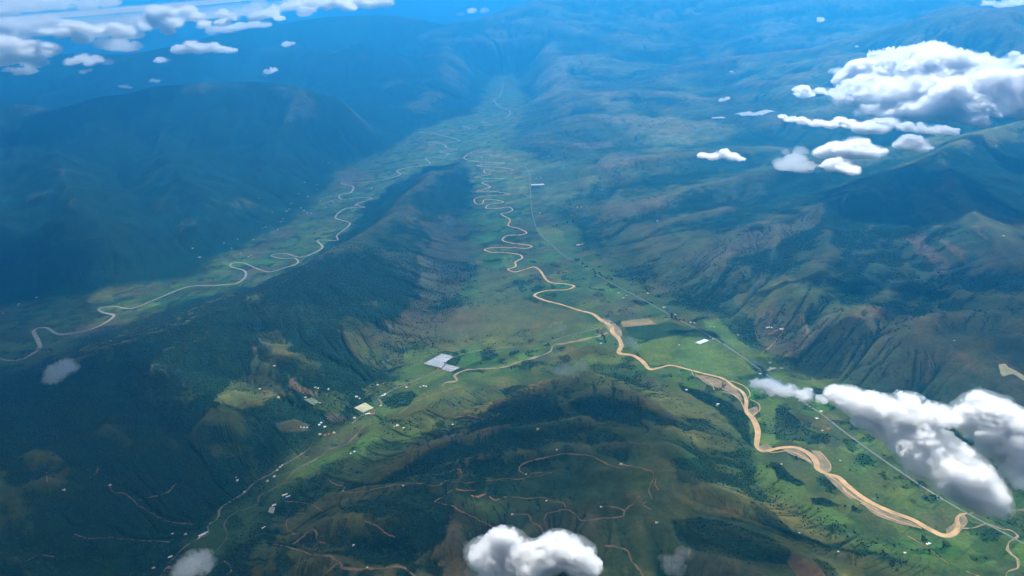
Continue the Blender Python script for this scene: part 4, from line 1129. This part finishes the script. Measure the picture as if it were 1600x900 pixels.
# ------------------------------------------------------------------ buildings
m_white = plain('white_sheet_roof', (0.72, 0.72, 0.70), 0.7)
m_cream = plain('cream_sheet_roof', (0.62, 0.54, 0.36), 0.8)
m_tile = plain('red_clay_tile', (0.42, 0.13, 0.08), 0.85, 0.2, 0.3)
m_wall = plain('painted_wall', (0.62, 0.59, 0.52), 0.9)
m_dark = plain('doorway_shade', (0.06, 0.05, 0.045), 0.9)
m_plastic = plain('greenhouse_plastic', (0.40, 0.41, 0.42), 0.6, 0.2, 0.02, bands=34)
m_pcream = plain('yellowed_plastic', (0.52, 0.50, 0.30), 0.7, 0.2, 0.02, bands=26)
m_pgreen = plain('greenish_plastic', (0.30, 0.36, 0.22), 0.7, 0.2, 0.02, bands=26)
m_pwhite = plain('white_plastic', (0.70, 0.71, 0.72), 0.6, 0.1, 0.02, bands=30)

def link_mesh(name, V, Fc, mat, parent=None):
    me = bpy.data.meshes.new(name); me.from_pydata([tuple(map(float, v)) for v in V], [], Fc); me.materials.append(mat)
    me.validate(); me.update()
    o = bpy.data.objects.new(name, me); C.objects.link(o)
    if parent: o.parent = parent
    return o

def box(V, Fc, x0, x1, y0, y1, z0, z1):
    b = len(V)
    V += [(x0, y0, z0), (x1, y0, z0), (x1, y1, z0), (x0, y1, z0), (x0, y0, z1), (x1, y0, z1), (x1, y1, z1), (x0, y1, z1)]
    Fc += [tuple(b + i for i in f) for f in ((0, 3, 2, 1), (4, 5, 6, 7), (0, 1, 5, 4), (1, 2, 6, 5), (2, 3, 7, 6), (3, 0, 4, 7))]

def make_house(name, L, W, hw, hr, roof_mat, wing=False, chimney=False):
    """gabled house: walls with doors and windows, overhanging roof"""
    root = bpy.data.objects.new(name, None); C.objects.link(root)
    V, Fc = [], []
    box(V, Fc, -L / 2, L / 2, -W / 2, W / 2, -6, hw)
    b = len(V); V += [(-L / 2, -W / 2, hw + .01), (-L / 2, W / 2, hw + .01), (-L / 2, 0, hw + hr), (L / 2, -W / 2, hw + .01), (L / 2, W / 2, hw + .01), (L / 2, 0, hw + hr)]
    Fc += [(b, b + 2, b + 1), (b + 3, b + 4, b + 5)]
    if wing: box(V, Fc, -L * .15, L * .2, W / 2 + .01, W / 2 + W * .7, -6, hw * .85)
    wl_ = link_mesh('wall', V, Fc, m_wall, root)
    V, Fc = [], []
    e = 0.9; t = 0.35
    for s in (1, -1):
        b = len(V)
        A = [(-L / 2 - e, s * (W / 2 + e), hw - e * hr / (W / 2)), (L / 2 + e, s * (W / 2 + e), hw - e * hr / (W / 2)), (L / 2 + e, 0, hw + hr + .05), (-L / 2 - e, 0, hw + hr + .05)]
        V += A + [(x, y, z + t) for x, y, z in A]
        Q = [(0, 1, 2, 3), (7, 6, 5, 4), (0, 4, 5, 1), (1, 5, 6, 2), (2, 6, 7, 3), (3, 7, 4, 0)]
        Fc += [tuple(b + i for i in (q if s < 0 else q[::-1])) for q in Q]
    if wing: box(V, Fc, -L * .15 - e, L * .2 + e, W / 2 + e * 1.2, W / 2 + W * .7 + e, hw * .85 + .01, hw * .85 + .5)
    rf = link_mesh('roof', V, Fc, roof_mat, root)
    V, Fc = [], []; box(V, Fc, -1.1, 1.1, -W / 2 - .06, -W / 2 - .005, 0, 2.6)
    link_mesh('door', V, Fc, m_dark, root)
    for x in (-L * .32, L * .3):
        V, Fc = [], []; box(V, Fc, x - 1.2, x + 1.2, -W / 2 - .05, -W / 2 - .004, 1.2, 2.8)
        link_mesh('window', V, Fc, m_dark, root)
    if chimney:
        V, Fc = [], []; box(V, Fc, L * .3, L * .3 + 1.4, 1, 2.4, hw, hw + hr + 1.5)
        link_mesh('chimney', V, Fc, m_wall, rf)
    return root

def dup(root, loc, rz, sc=1.0):
    r = root.copy(); C.objects.link(r); r.location = loc; r.rotation_euler = (0, 0, rz); r.scale = (sc, sc, sc)
    for ch in list(root.children):
        c = ch.copy(); C.objects.link(c); c.parent = r
        for g in ch.children:
            d = g.copy(); C.objects.link(d); d.parent = c
    return r

PROTO = {
    'w': make_house('farmhouse', 22, 13, 4.5, 3.2, m_white, wing=True),
    'c': make_house('farmhouse', 24, 14, 4.5, 3.2, m_cream, wing=True),
    'r': make_house('farmhouse', 26, 16, 5, 4.2, m_tile, wing=True, chimney=True),
    's': make_house('shed', 44, 15, 4.5, 3.0, m_white),
}
_first = set()
HOUSES = [
    # (u, v, kind, size, turn, label, group)
    (429, 572, 'w', 1.0, .2, 'lone white farmhouse in the dark wood left of the red clearing', None),
    (493, 605.5, 'c', .9, .5, 'small cream house on the tan clearing above the green plastic house', 'houses on the tan clearing'),
    (497, 607, 'w', .8, 1.1, 'small white house at the right end of the tan clearing', 'houses on the tan clearing'),
    (435, 621.5, 'c', 1.1, .1, 'cream farmhouse with low wing at the foot of the tan field', None),
    (406, 608, 'w', .8, .9, 'small white house at the left tip of the tan field', None),
    (477, 621, 'c', .9, .3, 'cream house touching the upper edge of the green plastic house', None),
    (500, 629.5, 'w', .7, .3, 'tiny white hut right of the green plastic house', None),
    (513, 608.5, 'w', .9, 1.2, 'white house alone in the trees right of the tan clearing', None),
    (557, 620.5, 'w', 1.2, .4, 'round looking white house above the cream plastic house', None),
    (562, 623, 'w', .6, 1.0, 'tiny hut right beside the white house above the cream plastic house', None),
    (590, 602, 'w', .9, .6, 'small white house left of a dark tree clump in the bright pasture', None),
    (599, 600, 'c', 1.0, .1, 'pale house right of a dark tree clump in the bright pasture', None),
    (599, 618, 's', .9, .55, 'long white roadside shed at the bend of the valley road', None),
    (602, 616, 'w', .9, .5, 'white house next to the long shed at the road bend', None),
    (595, 634.5, 'c', 1.0, .2, 'cream house where the road leaves the long shed', None),
    (574.5, 647, 's', 1.0, .4, 'white shed at the lower corner of the cream plastic house', None),
    (580.5, 648, 'r', 1.2, .5, 'large red tiled house below the cream plastic house', None),
    (584, 646.5, 'r', .8, 1.1, 'smaller red tiled house right of the large red one', None),
    (635, 605.5, 'w', .9, .4, 'white house beside the road below the big grey plastic houses', None),
    (657, 605, 'w', .7, .2, 'leftmost of the three white houses in the dark hedge', 'three houses in the hedge'),
    (662, 603.5, 'w', .9, .6, 'middle of the three white houses in the dark hedge', 'three houses in the hedge'),
    (666, 604, 'w', .8, 1.0, 'rightmost of the three white houses in the dark hedge', 'three houses in the hedge'),
    (554, 653.5, 'w', 1.0, .3, 'white house at the end of a short lane left of the stream', None),
    (499, 664, 'w', .8, .8, 'upper white house of the hamlet on the wooded slope', None),
    (502, 661, 'w', .9, .2, 'topmost white house of the hamlet on the wooded slope', None),
    (507.5, 667.5, 'c', 1.0, .4, 'cream house on the green patch in the hamlet', None),
    (470, 668, 'w', .7, .1, 'pale hut in the row at the left of the hamlet', 'huts in a row left of the hamlet'),
    (475, 668.5, 'w', .7, .1, 'pale hut in the row at the left of the hamlet', 'huts in a row left of the hamlet'),
    (480, 668.5, 'w', .7, .1, 'pale hut in the row at the left of the hamlet', 'huts in a row left of the hamlet'),
    (500, 679, 'c', 1.0, .3, 'cream house left of the red roofs under the hamlet', None),
    (508, 680, 'r', .8, .2, 'small red roof under the hamlet', 'red roofs under the hamlet'),
    (514, 678.5, 'r', .8, .7, 'small red roof under the hamlet', 'red roofs under the hamlet'),
    (522, 676.5, 'c', .9, .4, 'cream house at the right end under the hamlet', None),
    (621, 665.5, 'w', 1.2, .3, 'larger white house on the lane across the stream', None),
    (616, 666.5, 'w', .6, .3, 'tiny hut left of the larger white house across the stream', None),
    (630.5, 669, 'w', .8, .9, 'small white house right of the larger one across the stream', None),
    (707.5, 663.5, 'w', .7, .2, 'lone white hut on the dark brown slope', None),
    (548, 709, 'w', .7, .2, 'left of two white huts on the slope above the stream', None),
    (554, 706, 'w', .7, .7, 'right of two white huts on the slope above the stream', None),
    (433, 735, 'w', .7, .8, 'white house lowest in the row by the village lane', None),
    (438, 730, 'w', .8, .8, 'white house in the middle of the row by the village lane', None),
    (441, 727.5, 'w', .7, .8, 'white house highest in the row by the village lane', None),
    (429, 745, 'w', 1.1, .3, 'square white house between lane and stream', None),
    (418, 752, 'c', .9, .2, 'dull cream house below the village lane', None),
    (371, 751, 'w', 1.0, 1.1, 'white house alone in the dark left of the village lane', None),
    (369, 746, 'w', .5, .3, 'tiny hut above the white house in the dark', None),
    (382, 769, 'w', .8, .4, 'white house at the top bend of the lower road', None),
    (445, 773.5, 's', 1.0, .45, 'upper of two long white sheds by the stream', None),
    (450, 776, 's', .8, .45, 'lower of two long white sheds by the stream', None),
    (427, 790.5, 'w', .9, .3, 'white house above the big pale yard roof', None),
    (430, 789, 'w', .8, .3, 'white house touching the track above the big pale yard roof', None),
    (412, 824.5, 's', .7, .6, 'white shed alone below the stream bend', None),
    (316, 836, 's', 1.2, .7, 'long grey white shed on the inside of the dark road bend', None),
    (323.5, 832, 'w', .7, .2, 'small white house at the dark road bend', None),
    (311, 841, 'w', .6, .2, 'white hut below the long shed at the dark road bend', None),
    (269, 834.5, 'w', .8, .9, 'white house far left of the dark road bend', None),
    (290, 835, 'c', .8, .3, 'dim house between the far left house and the long shed', None),
    (265.5, 870.5, 's', .8, .7, 'bright white shed beside the lowest stretch of the road', None),
    (264.5, 888, 'r', 1.1, .5, 'red tiled farmhouse on the lowest stretch of the road', None),
    (240, 888, 'c', .8, .2, 'dim pale house at the bottom edge left of the road', None),
    (172, 758.5, 'w', .9, .4, 'white hut at the start of the long hillside track', None),
    (100, 766, 'w', .9, .1, 'white hut on the dark slope far left', None),
    (552.5, 852, 'w', .7, .5, 'white hut among the brown clearings at the bottom', None),
    (574, 887, 'w', .6, .2, 'tiny white hut on the bottom track', None),
    (536, 767.5, 'w', .5, .2, 'tiny white hut at the kink of the upper track', None),
    (630, 759, 'w', .7, .1, 'white hut on the upper track right of the kink', None),
    (822, 741.5, 'w', .6, .2, 'white hut near the loop of the ridge track', None),
    (870, 703, 'w', .7, .3, 'white hut above the ridge track', None),
    (970.5, 726, 'c', 1.0, .2, 'cream house at the right end of the ridge track', None),
    (939, 792.5, 'w', .7, .2, 'bright white hut at the left tip of the short orange track', None),
    (854, 783, 'w', .7, .3, 'white hut where the middle track turns back', None),
    (800.5, 804, 'w', .8, .1, 'white hut on the track just above the bottom cloud', None),
    (1026, 817, 'w', .8, .4, 'white hut in the dark gully right of the bottom cloud', None),
    (840.5, 671, 'c', 1.0, .3, 'cream hut on the dark hilltop', None),
    (1072.5, 609.5, 'w', .9, .4, 'white house at the edge of the dark wood by the river', None),
    (1122, 632, 'w', 1.0, .6, 'white house on the brown hill facing the river bend', None),
    (1120, 634, 'r', .7, .6, 'red roofed shed beside the house facing the river bend', None),
    (939, 537, 'w', 1.0, .3, 'white house by the ford left of the river', None),
    (1061, 539.5, 'w', .7, .5, 'small white hut in the bright green field', None),
    (1110, 527, 'w', .8, .6, 'left of two white houses where the highway passes the long barn', None),
    (1114, 530, 'w', .8, .6, 'right of two white houses where the highway passes the long barn', None),
    (1037.5, 481, 'c', 1.3, .2, 'cream house in a yellow meadow above the highway', None),
    (1012.5, 459, 'c', 1.3, .1, 'pale tan building above the upper highway', None),
    (966.5, 458, 'w', .9, .3, 'leftmost white hut where the highway leaves the plain', None),
    (979, 462, 'w', .8, .3, 'white hut right beside the upper highway', None),
    (974, 466, 'w', .9, .3, 'white hut just below the upper highway', None),
    (1055, 492, 'w', .8, .4, 'white house among dark trees on the highway', None),
    (1079, 504, 'w', .8, .5, 'white house right of the dark trees on the highway', None),
    (1085, 505, 'w', .6, .5, 'tiny hut next to the house right of the highway trees', None),
    (1110, 510.5, 'w', .6, .1, 'left of two specks of huts in the upper meadow', None),
    (1116, 511, 'w', .6, .1, 'right of two specks of huts in the upper meadow', None),
    (1153, 523.5, 'w', .6, .1, 'tiny hut at the foot of the dark gully', None),
    (1200, 512, 's', 1.0, .15, 'long white shed on the bare brown spur', None),
    (1206, 512.5, 'w', .9, .15, 'white house at the right end of the shed on the brown spur', None),
    (1221, 515, 'c', 1.4, .2, 'cream quarry building on the bare brown spur', None),
    (1203.5, 567, 'c', 1.0, .3, 'upper cream building of the roadside works', None),
    (1206, 577, 'c', 1.7, .4, 'largest cream building of the roadside works', None),
    (1202, 579, 'c', 1.2, .9, 'lower cream building of the roadside works', None),
    (1211, 576, 'c', 1.0, .2, 'right hand cream building of the roadside works', None),
    (1221, 575.5, 's', .7, -.3, 'white shed right of the roadside works', None),
    (1188, 584.5, 'w', 1.0, .4, 'white house under the highway before the cloud', None),
    (1283, 643.5, 'c', 1.1, .5, 'cream house by the highway under the cloud edge', None),
    (1276.5, 654.5, 'w', 1.1, .3, 'white house in the field left of the highway under the cloud', None),
    (1295, 671, 'r', 1.1, .2, 'orange roofed house in the field under the cloud', None),
    (1285, 673, 'w', .6, .2, 'tiny hut left of the orange roofed house', None),
    (1452.5, 850, 'w', .8, .3, 'right of two white huts by the dark trees at lower right', None),
    (1449, 851, 'w', .7, .3, 'left of two white huts by the dark trees at lower right', None),
    (1414, 864.5, 'w', .7, .1, 'white hut at the left end of the lower right track', None),
    (1310, 862.5, 'w', .6, .1, 'white hut on the olive ridge at lower right', None),
    (1249, 833, 'w', .5, .1, 'tiny hut on the grassy slope left of the river', None),
    (1221, 725.5, 'w', .6, .1, 'tiny hut in the strip of wood below the river bend', None),
    (1313, 720, 'w', .6, .1, 'tiny hut in the green flat right of the river', None),
    (1491, 532.5, 'w', .7, .1, 'tiny hut high on the dark right mountain', None),
    (1568, 369, 'c', 1.2, .1, 'pale hut on the far right mountain shoulder', None),
    (1027, 345.5, 'w', 1.0, .1, 'lone white dot of a house on the hazy middle hills', None),
    (904, 383, 's', 1.4, .08, 'long white barn with reddish end on the tan field', None),
    (910, 382, 'w', .9, .1, 'small white building right of the long barn on the tan field', None),
    (902, 324, 'w', 1.0, .1, 'left of two white dots on the hazy slope', None),
    (908, 323.5, 'w', 1.0, .1, 'right of two white dots on the hazy slope', None),
    (844, 333, 'w', .9, .1, 'white dot of a house beside the far highway', None),
    (312, 402.5, 'w', 1.6, .2, 'largest white building on the left valley slope', None),
    (301, 388, 'w', 1.0, .2, 'white house above the largest building on the left slope', None),
    (448, 330.5, 'w', 1.5, .2, 'bright white building among the scattered houses of the left valley', None),
    (481, 307, 'w', 1.3, .2, 'bright white house highest in the left valley village', None),
    (580, 294, 'w', 1.0, .1, 'white house beside the left river below the spur', None),
    (57, 465, 'w', 1.2, .2, 'white house on the flat at the far left', None),
]
LEFT_DOTS = [(405, 310), (467, 303), (486, 333), (480, 333), (475, 329), (470, 325), (442, 342), (438, 347), (441, 346), (415, 355), (362, 388), (396, 375), (495, 289), (496, 296), (476, 285), (388, 401), (392, 399), (425, 332), (452, 327), (410, 357), (376, 396), (505, 252), (513, 255), (455, 318), (500, 314), (434, 359), (30, 475), (5, 490), (28, 477), (350, 380), (371, 374)]
for u, v in LEFT_DOTS:
    HOUSES.append((u, v, 'w', .9, .3 * math.sin(u), 'tiny white house scattered on the left valley slope', 'houses scattered on the left valley slope'))
FAR_DOTS = [(753, 246), (768, 243), (830, 240), (822, 258), (838, 279), (845, 278), (848, 247), (857, 245), (812, 256)]
for u, v in FAR_DOTS:
    HOUSES.append((u, v, 's' if (u * 7) % 3 == 0 else 'w', 1.0, .1, 'tiny pale farm building on the far flats by the river loops', 'farm buildings on the far flats'))
_uv = np.array([(h[0], h[1]) for h in HOUSES], float)
_G = on_ground(_uv[:, 0], _uv[:, 1])
for (u, v, kd, sz, turn, label, group), g in zip(HOUSES, _G):
    o = dup(PROTO[kd], (g[0], g[1], g[2] + .6), turn, sz * 1.05)
    o.name = 'shed' if kd == 's' else 'house'
    o['label'] = label; o['category'] = 'shed' if kd == 's' else 'house'
    if group: o['group'] = group
for p in PROTO.values():
    for ch in list(p.children):
        for g in list(ch.children): bpy.data.objects.remove(g)
        bpy.data.objects.remove(ch)
    bpy.data.objects.remove(p)

GREEN = []
def plastic_house(quad, bays, roof, label, h=6.0, ridge=2.2, name='greenhouse', cat='greenhouse'):
    """a field of plastic tunnels: many ridged bays under one sheet, walls round the rim"""
    Q = on_ground([q[0] for q in quad], [q[1] for q in quad])
    GREEN.append(np.array([Q[0] * (1 - i / 5) * (1 - j / 5) + Q[1] * (i / 5) * (1 - j / 5) + Q[2] * (i / 5) * (j / 5) + Q[3] * (1 - i / 5) * (j / 5) for i in range(6) for j in range(6)]))
    c = Q.mean(0); zt = Q[:, 2].max() + h
    a, b, cc, d = Q
    root = bpy.data.objects.new(name, None); C.objects.link(root); root.location = c
    root['label'] = label; root['category'] = cat
    nu = 8
    def P(s, t): return (a * (1 - s) * (1 - t) + b * s * (1 - t) + cc * s * t + d * (1 - s) * t)[:2]
    V, Fc = [], []
    n = 2 * bays
    for i in range(nu + 1):
        for j in range(n + 1):
            p = P(i / nu, j / n)
            gz = float(ground(np.array([p[0]]), np.array([p[1]]))[0])
            V.append((p[0] - c[0], p[1] - c[1], gz + h + (ridge if j % 2 else 0) - c[2]))
    for i in range(nu):
        for j in range(n):
            q = i * (n + 1) + j
            Fc.append((q, q + 1, q + n + 2, q + n + 1))
    ro = link_mesh('plastic_roof', V, Fc, roof, root)
    rim = [i * (n + 1) for i in range(nu + 1)] + [nu * (n + 1) + j for j in range(1, n + 1)] + [i * (n + 1) + n for i in range(nu - 1, -1, -1)] + [j for j in range(n - 1, 0, -1)]
    W = [V[k] for k in rim]; m_ = len(W)
    W2 = [(x, y, z - .02) for x, y, z in W] + [(x, y, z - h - ridge - 3) for x, y, z in W]
    F2 = [(k, (k + 1) % m_, m_ + (k + 1) % m_, m_ + k) for k in range(m_)]
    link_mesh('side_wall', W2, F2, roof, root)
    V, Fc = [], []
    p0 = P(0.0, 0.48); p1 = P(0.0, 0.52); dv = (p1 - p0)
    nrm = np.array([dv[1], -dv[0]]); nrm = nrm / (np.linalg.norm(nrm) + 1e-9) * .3
    mid = P(.5, .5) - P(0, .5)
    if nrm @ mid > 0: nrm = -nrm
    z0 = float(ground(np.array([p0[0]]), np.array([p0[1]]))[0]) - c[2]
    for p in (p0, p1): V += [(p[0] + nrm[0] - c[0], p[1] + nrm[1] - c[1], z0 + .1), (p[0] + nrm[0] - c[0], p[1] + nrm[1] - c[1], z0 + 4)]
    link_mesh('door', V, [(0, 2, 3, 1)], m_dark, root)
    return root

plastic_house([(662, 569), (690, 575.5), (708, 557.5), (690.5, 553.5)], 16, m_plastic, 'larger grey plastic greenhouse left of the farm lane')
plastic_house([(690, 578), (704, 582), (719, 575), (697.5, 569.8)], 11, m_plastic, 'smaller grey plastic greenhouse right of the farm lane')
plastic_house([(554, 637.5), (567.5, 645.5), (584, 637.8), (571, 630)], 10, m_pcream, 'cream plastic greenhouse beside the red tiled house')
plastic_house([(475, 625), (491, 634), (499, 629), (486, 622)], 7, m_pgreen, 'pale green plastic greenhouse below the tan clearing')
plastic_house([(1086.5, 536), (1094, 539), (1108, 533), (1101, 530.5)], 3, m_pwhite, 'long white barn roof in the bright green field', h=7, name='barn', cat='barn')
plastic_house([(419, 801), (427, 803), (430, 794), (422, 792.5)], 3, plain('dull_grey_roof', (.30, .28, .25), .9), 'big pale yard roof beside the stream ford', name='barn', cat='barn')
plastic_house([(829.5, 288.5), (830, 290), (851, 289.3), (849, 287.6)], 4, m_pwhite, 'long white greenhouse strip by the far highway', h=8)
plastic_house([(1148, 178.6), (1160, 181.8), (1186, 181), (1172, 174.4)], 8, m_pwhite, 'larger white greenhouse block glowing on the far hazy hills', h=8)
plastic_house([(1178, 177), (1190, 180.6), (1212, 174.2), (1196, 172)], 6, m_pwhite, 'smaller white greenhouse block right of the larger far block', h=8)
plastic_house([(1112, 184), (1113, 185.4), (1134, 184.4), (1130, 183)], 4, m_pwhite, 'thin white greenhouse strip left of the far blocks', h=8)
# bare yellow pad on the right mountain
structure('quarry', shape_mesh('quarry', [[(1560, 570), (1571, 569), (1575, 574), (1584, 578), (1604, 592), (1602, 596), (1583, 585), (1566, 587.5)]], 3.0), plain('bare_yellow_earth', (.50, .43, .22), .95, .2, .02))

# ------------------------------------------------------------------ trees
m_crown = plain('dark_leaves', (0.020, 0.042, 0.016), 1.0, 0.35, 0.25)
m_crown2 = plain('olive_leaves', (0.040, 0.060, 0.022), 1.0, 0.35, 0.25)
m_bark = plain('bark', (0.09, 0.07, 0.05), 1.0)

def leafy(R, H0, n, rs):
    """a crown of many small leaf faces in uneven clumps"""
    V, Fc = [], []
    cl = rs.normal(0, 1, (9, 3)); cl /= np.linalg.norm(cl, axis=1)[:, None]; cl *= rs.uniform(.2, .75, 9)[:, None] * R; cl[:, 2] *= .7
    for k in range(n):
        c = cl[rs.randint(9)] + rs.normal(0, .27 * R, 3) + np.array([0, 0, H0])
        a = rs.normal(0, 1, 3); a /= np.linalg.norm(a); b = np.cross(a, rs.normal(0, 1, 3)); b /= np.linalg.norm(b) + 1e-6
        s = R * rs.uniform(.12, .24); q = len(V)
        V += [c + s * a, c + s * b, c - s * a, c - s * b]; Fc.append((q, q + 1, q + 2, q + 3))
    return V, Fc

def make_tree(R, Ht, mat, seed):
    rs = np.random.RandomState(seed)
    root = bpy.data.objects.new('tree', None); C.objects.link(root)
    V, Fc = [], []
    N = 7; rings = [(0, .55, -2), (.2, .4, Ht * .3), (.6, .22, Ht * .75)]
    for ox, r, z in rings: V += [(ox + r * math.cos(2 * PI * i / N), r * math.sin(2 * PI * i / N), z) for i in range(N)]
    for k in range(2): Fc += [(k * N + i, k * N + (i + 1) % N, (k + 1) * N + (i + 1) % N, (k + 1) * N + i) for i in range(N)]
    for j in range(4):
        an = j * 1.7; q = len(V); z = Ht * (.4 + .07 * j)
        V += [(.3, .2, z), (.3, -.2, z), (math.cos(an) * R * .6, math.sin(an) * R * .6, z + R * .5)]; Fc.append((q, q + 1, q + 2))
    link_mesh('trunk', V, Fc, m_bark, root)
    V, Fc = leafy(R, Ht * .72, 260, rs)
    link_mesh('crown', V, Fc, mat, root)
    return root

TREES = [make_tree(9, 19, m_crown, 1), make_tree(7.5, 15, m_crown, 2), make_tree(8.5, 16, m_crown2, 3)]
def plant_trees(pts, label, group, seed, big=1.0):
    rs = np.random.RandomState(seed)
    P = np.array(pts, float); G = on_ground(P[:, 0], P[:, 1])
    for g in G:
        o = dup(TREES[rs.randint(3)], (g[0], g[1], g[2]), rs.uniform(0, 6.28), big * rs.uniform(.75, 1.3))
        o.name = 'tree'; o['label'] = label; o['category'] = 'tree'; o['group'] = group
def along(pts, n, jit, seed):
    rs = np.random.RandomState(seed); P = np.array(pts, float)
    s = np.concatenate([[0], np.cumsum(np.hypot(*np.diff(P, axis=0).T))]); q = np.sort(rs.uniform(0, s[-1], n))
    return np.column_stack([np.interp(q, s, P[:, 0]), np.interp(q, s, P[:, 1])]) + rs.normal(0, 1, (n, 2)) * np.array([jit, jit * .5])
plant_trees(along([(1046, 494), (1060, 500), (1072, 503)], 16, 2.0, 1), 'dark tree in the clump where the highway enters the green fields', 'trees in the highway clump', 1, 1.2)
plant_trees(along([(1190, 581), (1200, 588)], 6, 1.5, 2), 'dark tree by the highway at the roadside works', 'trees at the roadside works', 2)
plant_trees(along([(900, 408), (925, 424), (960, 440)], 18, 2.5, 3), 'dark tree in the loose row along the upper highway', 'trees along the upper highway', 3, 1.4)
plant_trees(along([(862, 356), (875, 352), (890, 349), (896, 347)], 9, 1.5, 4), 'dark tree in the curved hedge of the pale field', 'trees of the curved hedge', 4, 1.5)
plant_trees(along([(935, 515), (940, 525), (948, 535)], 14, 3, 5), 'dark tree on the left bank by the ford', 'trees by the ford', 5, 1.1)
plant_trees(along([(945, 505), (970, 508)], 6, 1.5, 6), 'dark tree between the river and the tan field', 'trees beside the tan field', 6)
plant_trees(along([(586, 602), (596, 598), (602, 603)], 7, 2, 7), 'dark tree in the clump of the bright pasture', 'trees in the bright pasture', 7)
plant_trees(along([(525, 628), (545, 640), (562, 652)], 16, 1.5, 8), 'dark tree in the hedge left of the cream greenhouse', 'trees of the hedge by the cream greenhouse', 8)
plant_trees(along([(705, 561), (694, 570), (688, 580)], 12, .8, 9), 'dark tree on the lane between the two grey greenhouses', 'trees between the grey greenhouses', 9, .8)
plant_trees(along([(1440, 838), (1447, 848)], 8, 2, 10), 'dark tree beside the two huts at lower right', 'trees by the two huts', 10, .9)
plant_trees(along([(1195, 728), (1215, 733), (1235, 750), (1260, 758)], 20, 3, 11), 'dark tree in the strip of wood below the river bend', 'trees below the river bend', 11, .9)
plant_trees(along([(1270, 782), (1300, 788), (1330, 795), (1350, 800)], 14, 4, 12), 'dark tree scattered on the grassy bank below the river', 'trees on the grassy bank', 12, .9)
for t in TREES:
    for ch in list(t.children): bpy.data.objects.remove(ch)
    bpy.data.objects.remove(t)

# woods: nobody could count these crowns
def woods():
    rs = np.random.RandomState(5)
    keep = np.ones(X.shape, bool)
    step = lambda pts, n: np.array([at(p[0], p[1], 0.0) for p in catmull(pts, n)])
    near = (RR < 12000) & (PU > -40) & (PU < 1640) & (PV < 940) & (wood > .2)
    ns = np.nonzero(near)
    for pts in [RIVER_MAIN] + BRAID + [q[1] for q in STREAMS]:
        xy, w = lane(pts, 34, 4)
        xy = xy[np.hypot(xy[:, 0], xy[:, 1]) < 12500]
        if len(xy) < 2: continue
        d, _ = line_dist(X[ns], Y[ns], xy)
        near[ns] &= d > 52
        ns = np.nonzero(near)
    for g in np.vstack([_G] + GREEN):
        sub = (np.abs(X[ns] - g[0]) < 40) & (np.abs(Y[ns] - g[1]) < 40)
        near[ns[0][sub], ns[1][sub]] = False
    sel = np.nonzero(near & (RR < 11500) & (PU > -40) & (PU < 1640) & (PV < 940))
    wgt = (RR[sel] ** 2) * wood[sel] ** 1.6; pr = wgt / wgt.sum()
    n = 85000
    k = rs.choice(len(sel[0]), n, p=pr)
    bx = X[sel][k] + rs.uniform(-9, 9, n); by = Y[sel][k] + rs.uniform(-9, 9, n); bz = ground(bx, by)
    r = rs.uniform(3.5, 9, n); hh = r * rs.uniform(.9, 1.7, n)
    base = np.array([(1, 0, .25), (.31, .95, .3), (-.81, .59, .2), (-.81, -.59, .3), (.31, -.95, .25), (.25, .15, 1.0), (-.3, -.2, .85), (0, 0, -.3)])
    fa = [(0, 1, 5), (1, 2, 5), (2, 6, 5), (2, 3, 6), (3, 4, 6), (4, 5, 6), (4, 0, 5), (1, 0, 7), (2, 1, 7), (3, 2, 7), (4, 3, 7), (0, 4, 7)]
    an = rs.uniform(0, 6.28, n); jit = rs.uniform(.7, 1.3, (n, 8, 3))
    B = base[None] * jit
    vx = (B[..., 0] * np.cos(an)[:, None] - B[..., 1] * np.sin(an)[:, None]) * r[:, None] + bx[:, None]
    vy = (B[..., 0] * np.sin(an)[:, None] + B[..., 1] * np.cos(an)[:, None]) * r[:, None] + by[:, None]
    vz = B[..., 2] * hh[:, None] + bz[:, None] + 2
    V = np.stack([vx, vy, vz], -1).reshape(-1, 3)
    Fq = (np.array(fa)[None] + (np.arange(n) * 8)[:, None, None]).reshape(-1, 3)
    me = bpy.data.meshes.new('forest')
    me.vertices.add(len(V)); me.vertices.foreach_set('co', V.astype(np.float32).ravel())
    me.loops.add(Fq.size); me.loops.foreach_set('vertex_index', Fq.astype(np.int32).ravel())
    me.polygons.add(len(Fq)); me.polygons.foreach_set('loop_start', np.arange(0, Fq.size, 3, dtype=np.int32))
    me.update(calc_edges=True)
    col = FOREST[None] * 1.15 * rs.uniform(.55, 1.7, (n, 1)) + rs.uniform(0, 1, (n, 1)) ** 3 * np.array([[.035, .040, .008]])
    ca = me.attributes.new('leaf', 'FLOAT_COLOR', 'POINT')
    ca.data.foreach_set('color', np.repeat(np.column_stack([col, np.ones(n)]), 8, axis=0).astype(np.float32).ravel())
    mt = plain('wood_canopy', (0.013, 0.033, 0.015), 1.0)
    nn, ll = nodes_of(mt); a_ = nn.new('ShaderNodeAttribute'); a_.attribute_name = 'leaf'
    ll.new(a_.outputs['Color'], nn['Principled BSDF'].inputs['Base Color'])
    me.materials.append(mt)
    o = bpy.data.objects.new('forest', me); C.objects.link(o); o['kind'] = 'stuff'
woods()
